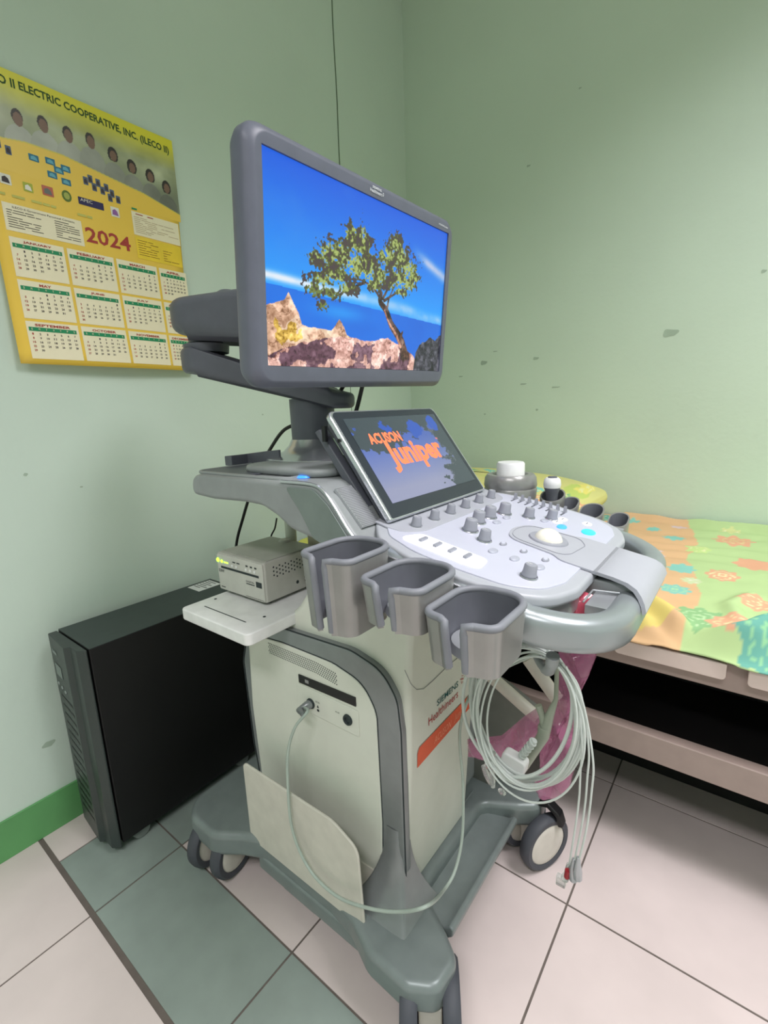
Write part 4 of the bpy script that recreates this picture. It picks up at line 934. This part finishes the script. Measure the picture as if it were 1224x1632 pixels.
# --- touch screen
tc_ = Vector((-.487, YC, .941)); ti = math.radians(36.176); TN = Vector((math.cos(ti), 0, math.sin(ti))); TU = Vector((-math.sin(ti), 0, math.cos(ti)))
to = lambda u, v, t=0.0: tc_+Vector((0, 1, 0))*u+TU*v+TN*t
oc = rpoly([(-.160, -.105), (.163, -.105), (.160, .102), (-.160, .102)], [.004, .004, .013, .013], 6)
bm = B(); prism(bm, oc, -.010, 0, to); ts = fin('touch_screen', bm, m_silverb, US, at=tc_, bevel=.0025, seg=3)
bm = B(); prism(bm, [(x*.965, y*.97) for x, y in oc], -.003, .0007, to); fin('screen_glass', bm, m_glass, ts, bevel=.0008)
bm = B(); A = [bm.verts.new(to(x*.97, y*.97, -.010)) for x, y in oc]; C_ = [bm.verts.new(to(x*.94, y*.95-.004, -.024)) for x, y in oc]; bm.faces.new(A); bm.faces.new(C_[::-1])
for i in range(len(oc)): bm.faces.new((A[i], A[(i+1) % len(oc)], C_[(i+1) % len(oc)], C_[i]))
fin('screen_back', bm, m_arm, ts, bevel=.004)
bm = B(); prism(bm, [(-.445, .838), (-.570, .995), (-.582, .990), (-.500, .880), (-.50, .80), (-.44, .80)], .565, .585, XZ); prism(bm, [(-.445, .838), (-.570, .995), (-.582, .990), (-.500, .880), (-.50, .80), (-.44, .80)], 2*YC-.585, 2*YC-.565, XZ)
prism(bm, [(-.46, .84), (-.56, .95), (-.58, .925), (-.50, .84)], .60, 2*YC-.60, XZ); fin('screen_stand', bm, m_arm, ts, bevel=.003)
tH, tW = 190, 330
Ut, Vt = np.meshgrid(np.linspace(0, 1, tW), np.linspace(0, 1, tH)); nt1 = fbm(tH, tW, 5, 61, 4, .6); nt2 = fbm(tH, tW, 22, 66, 4, .7)
im = np.zeros((tH, tW, 3)); k = np.clip(Vt*1.15, 0, 1)[..., None]; im[:] = np.array((52, 88, 190))*(1-k)+np.array((150, 154, 184))*k
kk = np.clip((Ut-.55)*1.5, 0, 1)[..., None]*.35; im = im*(1-kk)+np.array((96, 104, 120))*kk
d = np.hypot((Ut-.26)/.30, (Vt-.02)/.40); d = np.minimum(d, np.hypot((Ut-.62)/.34, (Vt+.02)/.32)); d = np.minimum(d, np.hypot((Ut-1.0)/.30, (Vt-.95)/.36)); d = np.minimum(d, np.hypot((Ut-.98)/.13, (Vt-.35)/.5)); d = np.minimum(d, np.hypot((Ut-.12)/.16, (Vt-.28)/.14))
lf = d+(nt2-.5)*1.0+(nt1-.5)*.4 < .95; im[lf] = (70, 82, 88)
hole = (np.hypot((Ut-.66)/.10, (Vt-.20)/.12)+(nt2-.5) < .9) | (np.hypot((Ut-.33)/.07, (Vt-.14)/.08)+(nt2-.5)*2.4 < .6) | (np.hypot((Ut-.90)/.07, (Vt-.14)/.12)+(nt2-.5)*.6 < .85); im[hole] = (54, 92, 186)
im[(d+(nt2-.5)*1.0 > .90) & (d+(nt2-.5)*1.0 < .94) & (Ut > .75)] = (110, 116, 124)
def tfn(u, v): return np.array(tc_)[None]+np.stack([0*u, (u-.5)*.279+.004, 0*u], -1)+np.array(TU)[None]*((v-.5)*.163+.003)[:, None]+np.array(TN)[None]*.0013
picture('touch_display', im, tfn, vcol_mat('lit_touch_display', emit=.95, rough=.12), ts)
bm = B(); tf_ = lambda u, v: to(u, v, .0018)
text(bm, 'ACUSON', -.103, -.012, .030, .052, tf_, off=.04); text(bm, 'Juniper', -.078, .092, -.030, .032, tf_, off=.04); text(bm, 'TM', .094, .101, .024, .028, tf_)
fin('start_lettering', bm, mat('lit_orange', rgb(236, 110, 70), .4, emit=rgb(236, 112, 74), es=.8), ts, smooth=False)
bm = B(); lathe(bm, [(0, .0004), (.003, .0003), (.0034, 0)], to(-.158, .05, -.008)+Vector((0, -.004, 0)), (0, -1, 0), 8); box(bm, -.555, -.548, .556, .562, .975, 1.0); fin('side_buttons', bm, m_black, ts)
def px(u, v, **k):
    d = fw+(u-612)/F_PX*rt1-(v-816)/F_PX*up1
    a, val = list(k.items())[0]; i = 'xyz'.index(a); t = (val-(0, 0, 1.023)[i])/d[i]; return tuple(Vector((0, 0, 1.023))+d*t)
# --- cable hook and lift struts under the console
bm = B(); tube(bm, cat([(-.235, .60, .755), (-.215, .585, .725), (-.195, .565, .700), (-.176, .545, .698), (-.168, .535, .712), (-.165, .53, .728)], 5), [.006]*14+[.007]*7+[.008]*5, 12); fin('cable_hook', bm, m_mid, US)
for a, b in ((px(842, 1050, y=.80), px(888, 1114, y=.80)), (px(772, 1069, y=.84), px(857, 1144, y=.84))):
    bm = B(); tube(bm, [a, b], .0125, 14); fin('lift_strut', bm, m_wheel, US)
pp_ = [px(u, v, y=.90) for u, v in ((740, 1060), (800, 1098), (858, 1146), (860, 1184), (796, 1192), (784, 1262), (740, 1262))]
bm = B(); prism(bm, [(p[0], p[2]) for p in pp_], .90, .94, XZ); fin('far_side_panel', bm, mat('panel_dull_grey', rgb(120, 122, 116), .5), US, bevel=.004)
bm = B(); tube(bm, cat([(-.62, .79, 1.20), (-.66, .775, 1.12), (-.70, .76, 1.06)], 5), .0042, 8); fin('monitor_cable', bm, m_black, US)
bm = B(); tube(bm, cat([(-.585, .74, 1.15), (-.615, .74, 1.08), (-.635, .735, 1.02), (-.66, .73, .97)], 5), .0042, 8); fin('monitor_cable', bm, m_black, US)

# ------------------------------------------------------------------ black wall cables
def cable(name, pts, r, m, label, cat_='cable', n=8): bm = B(); tube(bm, cat(pts, n), r, 8); o = fin(name, bm, m); tag(o, label, cat_); return o
cable('power_cable', [px(475, 675, y=.80), px(452, 686, y=.80), px(433, 712, y=.82), px(415, 745, y=.84), px(398, 790, y=.85), px(386, 830, y=.86), px(378, 860, y=.87), px(374, 895, y=.88), px(368, 960, y=.88), px(372, 1040, y=.90)], .0045, m_black, 'thick black cable hanging in a curve from the monitor neck behind the printer')
cable('thin_cable', [px(441, 826, y=.80), px(438, 842, y=.80), px(432, 856, y=.80), px(433, 880, y=.80), px(436, 930, y=.80)], .0022, m_black, 'thin black wire hanging under the rear tray behind the printer')

# ------------------------------------------------------------------ printer on its shelf
t = thing('video_printer', 'small grey-white video printer with green lights on the side shelf of the machine', 'printer', (-.816, .63, .6455))
bm = B(); prism(bm, rrect(-.894, -.738, .556, .705, .006), .652, .736, XY); pb_ = fin('case', bm, m_printer, t, bevel=.003)
bm = B(); prism(bm, rrect(-.890, -.742, .566, .700, .004), .7355, .7375, XY); fin('top_cover', bm, mat('printer_top_grey', rgb(168, 170, 160), .45), pb_, bevel=.0008)
for x in (-.875, -.757):
    for y in (.575, .688): bm = B(); lathe(bm, [(0, .6455), (.008, .6455), (.009, .653), (0, .653)], (x, y, 0), (0, 0, 1), 14); fin('foot', bm, m_black, t)
bm = B(); prism(bm, rrect(-.892, -.740, .654, .734, .004), .5535, .558, XZ); pf_ = fin('front_panel', bm, mat('printer_front', rgb(200, 200, 192), .42), t, bevel=.0015)
pfn = lambda u, v: (u, .5532, v)
bm = B(); quad(bm, pfn, -.879, -.752, .7035, .7085); quad(bm, pfn, -.763, -.745, .683, .695); text(bm, 'SONY', -.888, -.868, .694, .701, pfn, off=.02); text(bm, 'DIGITAL', -.795, -.768, .688, .692, pfn); quad(bm, pfn, -.795, -.768, .684, .686)
for k in range(2): quad(bm, pfn, -.836+k*.014, -.826+k*.014, .722, .7245)
for k in range(3): quad(bm, pfn, -.792+k*.014, -.785+k*.014, .721, .7245)
quad(bm, pfn, -.885, -.870, .660, .662); quad(bm, pfn, -.80, -.742, .657, .658)
fin('lettering_and_slot', bm, m_ink, pf_, smooth=False)
bm = B()
for k in range(5): lathe(bm, [(0, .0012), (.003, .001), (.0034, 0)], (-.838+k*.014+(.018 if k > 1 else 0), .5533, .7145), (0, -1, 0), 10)
fin('button', bm, m_white, pf_)
for k, x in enumerate((-.888, -.874)):
    bm = B(); lathe(bm, [(0, .0022), (.003 if k else .0042, .0015), (.0036 if k else .005, 0)], (x, .5533, .720-(k*.001)), (0, -1, 0), 14); fin('indicator_light', bm, m_led, pf_, label='glowing green light')
bm = B(); quad(bm, pfn, -.867, -.852, .7165, .7195); fin('indicator_display', bm, m_led, pf_, smooth=False)
bm = B(); sfn = lambda u, v: (-.7377, u, v)
for i in range(14):
    for j in range(3): fpoly(bm, sfn, disc(.0021, 6, .580+i*.0078, .722-j*.0085-(i % 2)*.004))
for i in range(6):
    for j in range(3): fpoly(bm, sfn, disc(.0019, 6, .662+i*.0065, .685-j*.008-(i % 2)*.004))
fpoly(bm, sfn, disc(.004, 10, .640, .672)); fin('vent_holes', bm, m_ink, pb_, smooth=False)
bm = B(); lathe(bm, [(0, .742), (.012, .742), (.015, .7375)], (-.825, .688, 0), (0, 0, 1), 16); fin('knob', bm, m_printer, pb_)

# ------------------------------------------------------------------ gel cup and probe in the far holders
bm = B(); lathe(bm, [(0, .81), (.030, .81), (.030, .897), (.0275, .901), (0, .901)], (-.418, .993, 0), (0, 0, 1), 36)
o = fin('gel_bottle', bm, m_white, at=(-.418, .993, .81)); tag(o, 'white cylindrical bottle standing in the round grey holder', 'bottle')
t = thing('ultrasound_probe', 'small grey probe with a white head standing upside down in a far side holder', 'probe', (-.330, 1.01, .79))
bm = B(); lathe(bm, [(0, .79), (.0125, .79), (.0115, .822), (.013, .838), (.0165, .848), (.0165, .850), (0, .850)], (-.330, 1.005, 0), (0, 0, 1), 24); fin('grip', bm, m_cupin, t)
bm = B(); lathe(bm, [(0, .849), (.017, .849), (.0180, .856), (.0165, .866), (.0125, .870), (0, .870)], (-.330, 1.005, 0), (0, 0, 1), 24); hd_ = fin('head', bm, m_white, t)
bm = B(); lathe(bm, [(0, .8695), (.010, .8695), (.009, .8725), (0, .873)], (-.330, 1.005, 0), (0, 0, 1), 20); fin('lens', bm, m_arm, hd_)

# ------------------------------------------------------------------ coiled ECG cable on its hook
t = thing('ecg_cable', 'pale grey cable plugged into the cabinet and coiled on the hook below the console', 'cable', (-.205, .55, .50))
trunk = [(-.620, .552, .480), (-.624, .535, .478), px(490, 1134, y=.520), px(470, 1160, y=.505), px(459, 1200, y=.496), px(459, 1255, y=.480), px(464, 1312, y=.475), px(478, 1357, y=.472), px(502, 1397, y=.470), px(540, 1430, y=.468), px(590, 1448, y=.466), px(640, 1453, y=.470), px(682, 1443, y=.480), px(708, 1418, x=-.345), px(726, 1385, x=-.345), px(737, 1330, x=-.355), px(738, 1250, x=-.365), px(733, 1190, x=-.37), px(734, 1155, x=-.37), px(744, 1120, x=-.36), px(758, 1096, x=-.35), px(790, 1072, y=.60), px(830, 1052, y=.575), px(862, 1040, y=.555), px(878, 1043, y=.548)]
bm = B(); tube(bm, cat(trunk, 7), .0028, 10); fin('trunk_cable', bm, mat('cable_translucent', rgb(168, 182, 172), .35), t)
bm = B(); tube(bm, [(-.620, .546, .480), (-.6215, .538, .4795), (-.6275, .526, .474), px(484, 1140, y=.515)], [.0085, .0085, .0075, .0045], 14); fin('plug', bm, m_band, t, label='grey tapered plug')
r_ = random.Random(12); top = Vector((-.178, .545, .712))
def loop(cx, cz, rx, rz, y, tilt, r, seed, a0=0, a1=2*PI, ph=0):
    q = random.Random(seed); pts = []; j = [q.uniform(-.004, .004) for _ in range(8)]; n = 56
    for k in range(n+1 if a1-a0 < 2*PI-.01 else n):
        a = a0+(a1-a0)*k/n; x = math.cos(a)*rx*(1+j[0]*8*math.cos(2*a+j[1]*300)); z = math.sin(a)*rz*(1+j[2]*6*math.cos(3*a))
        pts.append((cx+x*math.cos(tilt)-z*math.sin(tilt), y+.006*math.sin(a+j[3]*500), cz+x*math.sin(tilt)+z*math.cos(tilt)))
    return pts
specs = [(-.212, .610, .076, .104, .556, -.12, .0026), (-.206, .613, .068, .101, .548, -.16, .0026), (-.213, .611, .080, .106, .562, -.08, .0026), (-.198, .612, .062, .099, .540, -.20, .0014), (-.194, .615, .058, .095, .536, -.24, .0014), (-.202, .612, .070, .103, .543, -.18, .0014), (-.216, .612, .072, .101, .568, -.05, .0026), (-.208, .609, .073, .106, .552, -.22, .0014), (-.204, .616, .065, .098, .545, -.02, .0026), (-.220, .608, .078, .102, .560, -.15, .0026), (-.200, .606, .075, .107, .539, -.10, .0014), (-.210, .614, .060, .100, .551, -.28, .0026)]
for k, (cx, cz, rx, rz, y, tl, r) in enumerate(specs):
    bm = B(); tube(bm, loop(cx, cz+.006, rx, rz+.003, y, tl, r, k), r, 8, closed=True); fin('cable_loop', bm, m_cable, t)
for k, (a, b) in enumerate((((921, 1090), (905, 1392)), ((930, 1100), (914, 1380)), ((935, 1120), (921, 1378)))):
    y = .545-.004*k; pts = [px(890+k*6, 1052+k*5, y=y), px(a[0]-6, a[1], y=y), px(a[0]+6+k*2, a[1]+90, y=y), px(a[0]+4+k*2, a[1]+140, y=y), px(a[0], a[1]+200, y=y), px(b[0], b[1], y=y)]
    bm = B(); tube(bm, cat(pts, 8), .0013, 8); lw = fin('lead_wire', bm, m_cable, t)
    e = Vector(pts[-1]); bm = B(); w_ = .0045
    if k == 0: tube(bm, [e+Vector((0, 0, .016)), e+Vector((0, 0, 0)), e+Vector((-.004, 0, -.012))], [.0025, .005, .0055], 8); box(bm, e.x-.014, e.x-.002, e.y-.004, e.y+.004, e.z-.024, e.z-.010)
    else: tube(bm, [e+Vector((0, 0, .012)), e, e+Vector((0, 0, -.010)), e+Vector((.001, 0, -.022))], [.0024, .0042, .006, .0055], 8)
    fin('electrode_clip', bm, m_silver if k else m_clear, lw, bevel=.001)
    if k == 1: bm = B(); tube(bm, [e+Vector((-.006, -.003, -.008)), e+Vector((-.007, -.003, -.020))], .0035, 8); fin('clip_ring', bm, mat('clip_red', rgb(150, 30, 40), .4), lw, label='dark red clip')
bm = B(); a = Vector(px(862, 1150, y=.60)); tube(bm, [px(888, 1060, y=.60), px(886, 1115, y=.60), px(876, 1140, y=.60), px(868, 1165, y=.60)], [.003, .003, .006, .008], 10); tube(bm, [px(858, 1124, y=.60), px(864, 1140, y=.60), px(868, 1160, y=.60)], [.005, .005, .006], 10)
tube(bm, [px(868, 1158, y=.60), px(866, 1172, y=.60), px(852, 1195, y=.605), px(836, 1222, y=.61), px(826, 1240, y=.61)], [.009, .0085, .0075, .006, .003], 12); fin('lead_yoke', bm, mat('yoke_green_grey', rgb(150, 158, 142), .4), t)
bm = B(); c0 = Vector(px(817, 1213, y=.575)); 
bx = B(); prism(bm, rpoly([(c0.x-.019, c0.z-.014), (c0.x+.019, c0.z-.012), (c0.x+.023, c0.z+.010), (c0.x-.012, c0.z+.016)], .006, 4), .566, .584, XZ); bx.free(); cn = fin('connector', bm, m_white, t, bevel=.003)
bm = B()
for k in range(5): p = Vector(px(833+k*4, 1203-k*5, y=.575)); lathe(bm, [(.004, -.0012), (.0062, -.0012), (.0062, .0012), (.004, .0012)], p, (.6, 0, .55), 12)
tube(bm, [px(830, 1206, y=.575), px(852, 1180, y=.575)], .0042, 8); fin('strain_relief', bm, m_cable, cn)
bm = B(); 
for (u, v, s) in ((780, 1212, 0), (785, 1240, 1), (800, 1262, 2), (776, 1235, 3)):
    p = Vector(px(u, v, y=.548)); q = Vector((.006*math.cos(s*1.9), .002, .016*math.sin(1.2+s))); tube(bm, [p-q, p, p+q], [.003, .0045, .003], 8)
fin('clear_snap', bm, m_clear, t)

# ------------------------------------------------------------------ pink plastic bag stuffed behind the coil
def bag(poly, y, th, seed, nx_=26):
    xs_ = [p[0] for p in poly]; 
    bm = B(); bm.faces.new([bm.verts.new(px(u, v, y=y)) for u, v in poly]); bmesh.ops.triangulate(bm, faces=bm.faces[:])
    bmesh.ops.subdivide_edges(bm, edges=bm.edges[:], cuts=1, use_grid_fill=True)
    for _ in range(3):
        long_ = [e for e in bm.edges if e.calc_length() > .009]
        if long_: bmesh.ops.subdivide_edges(bm, edges=long_, cuts=1); bmesh.ops.triangulate(bm, faces=[f for f in bm.faces if len(f.verts) > 3])
    bnd = [v for v in bm.verts if any(e.is_boundary for e in v.link_edges)]
    q = random.Random(seed); ph = [q.uniform(0, 6) for _ in range(6)]; kd = __import__('mathutils').kdtree.KDTree(len(bnd))
    for i, v in enumerate(bnd): kd.insert(v.co, i)
    kd.balance()
    info = [(v, kd.find(v.co)[2]) for v in bm.verts]
    wr = lambda c: .5+.5*math.sin(c.x*130+c.z*35+ph[0]+2*math.sin(c.z*48+ph[1])); wz = lambda c: math.sin(c.z*110+c.x*60+ph[2])*.4+math.sin(c.x*260+c.z*190+ph[3])*.25
    ret = bmesh.ops.duplicate(bm, geom=bm.verts[:]+bm.edges[:]+bm.faces[:]); mp_ = ret['vert_map']
    for v, d in info:
        k = min(1, d/.022)**.5; c = v.co.copy(); v2 = mp_[v]
        v.co.y -= k*th*(.45+.55*wr(c))+k*.004*wz(c); v2.co.y += k*th*.5*(.4+.6*wr(c+Vector((.02, 0, .03))))
    bmesh.ops.remove_doubles(bm, verts=bm.verts[:], dist=.00005)
    return bm
t = thing('plastic_bag', 'crumpled translucent pink plastic bag hanging under the console behind the cable coil', 'plastic bag', (-.19, .68, .45))
bm = bag([(893, 1025), (955, 1025), (950, 1048), (938, 1078), (928, 1082), (924, 1110), (928, 1150), (926, 1195), (914, 1232), (906, 1262), (880, 1274), (858, 1266), (850, 1250), (862, 1225), (880, 1180), (872, 1150), (884, 1120), (890, 1080)], .66, .028, 1)
fin('hanging_part', bm, m_pink, t)
bm = bag([(745, 1178), (800, 1172), (835, 1142), (862, 1124), (872, 1150), (850, 1186), (815, 1205), (770, 1210), (746, 1206)], .69, .02, 2); fin('gathered_part', bm, m_pink, t)
bm = bag([(896, 962), (918, 938), (945, 948), (958, 976), (930, 1030), (893, 1030)], .64, .026, 3); fin('upper_part', bm, mat('pink_plastic_dense', rgb(196, 86, 104), .18, bump=.6, bscale=60, coat=.5), t)
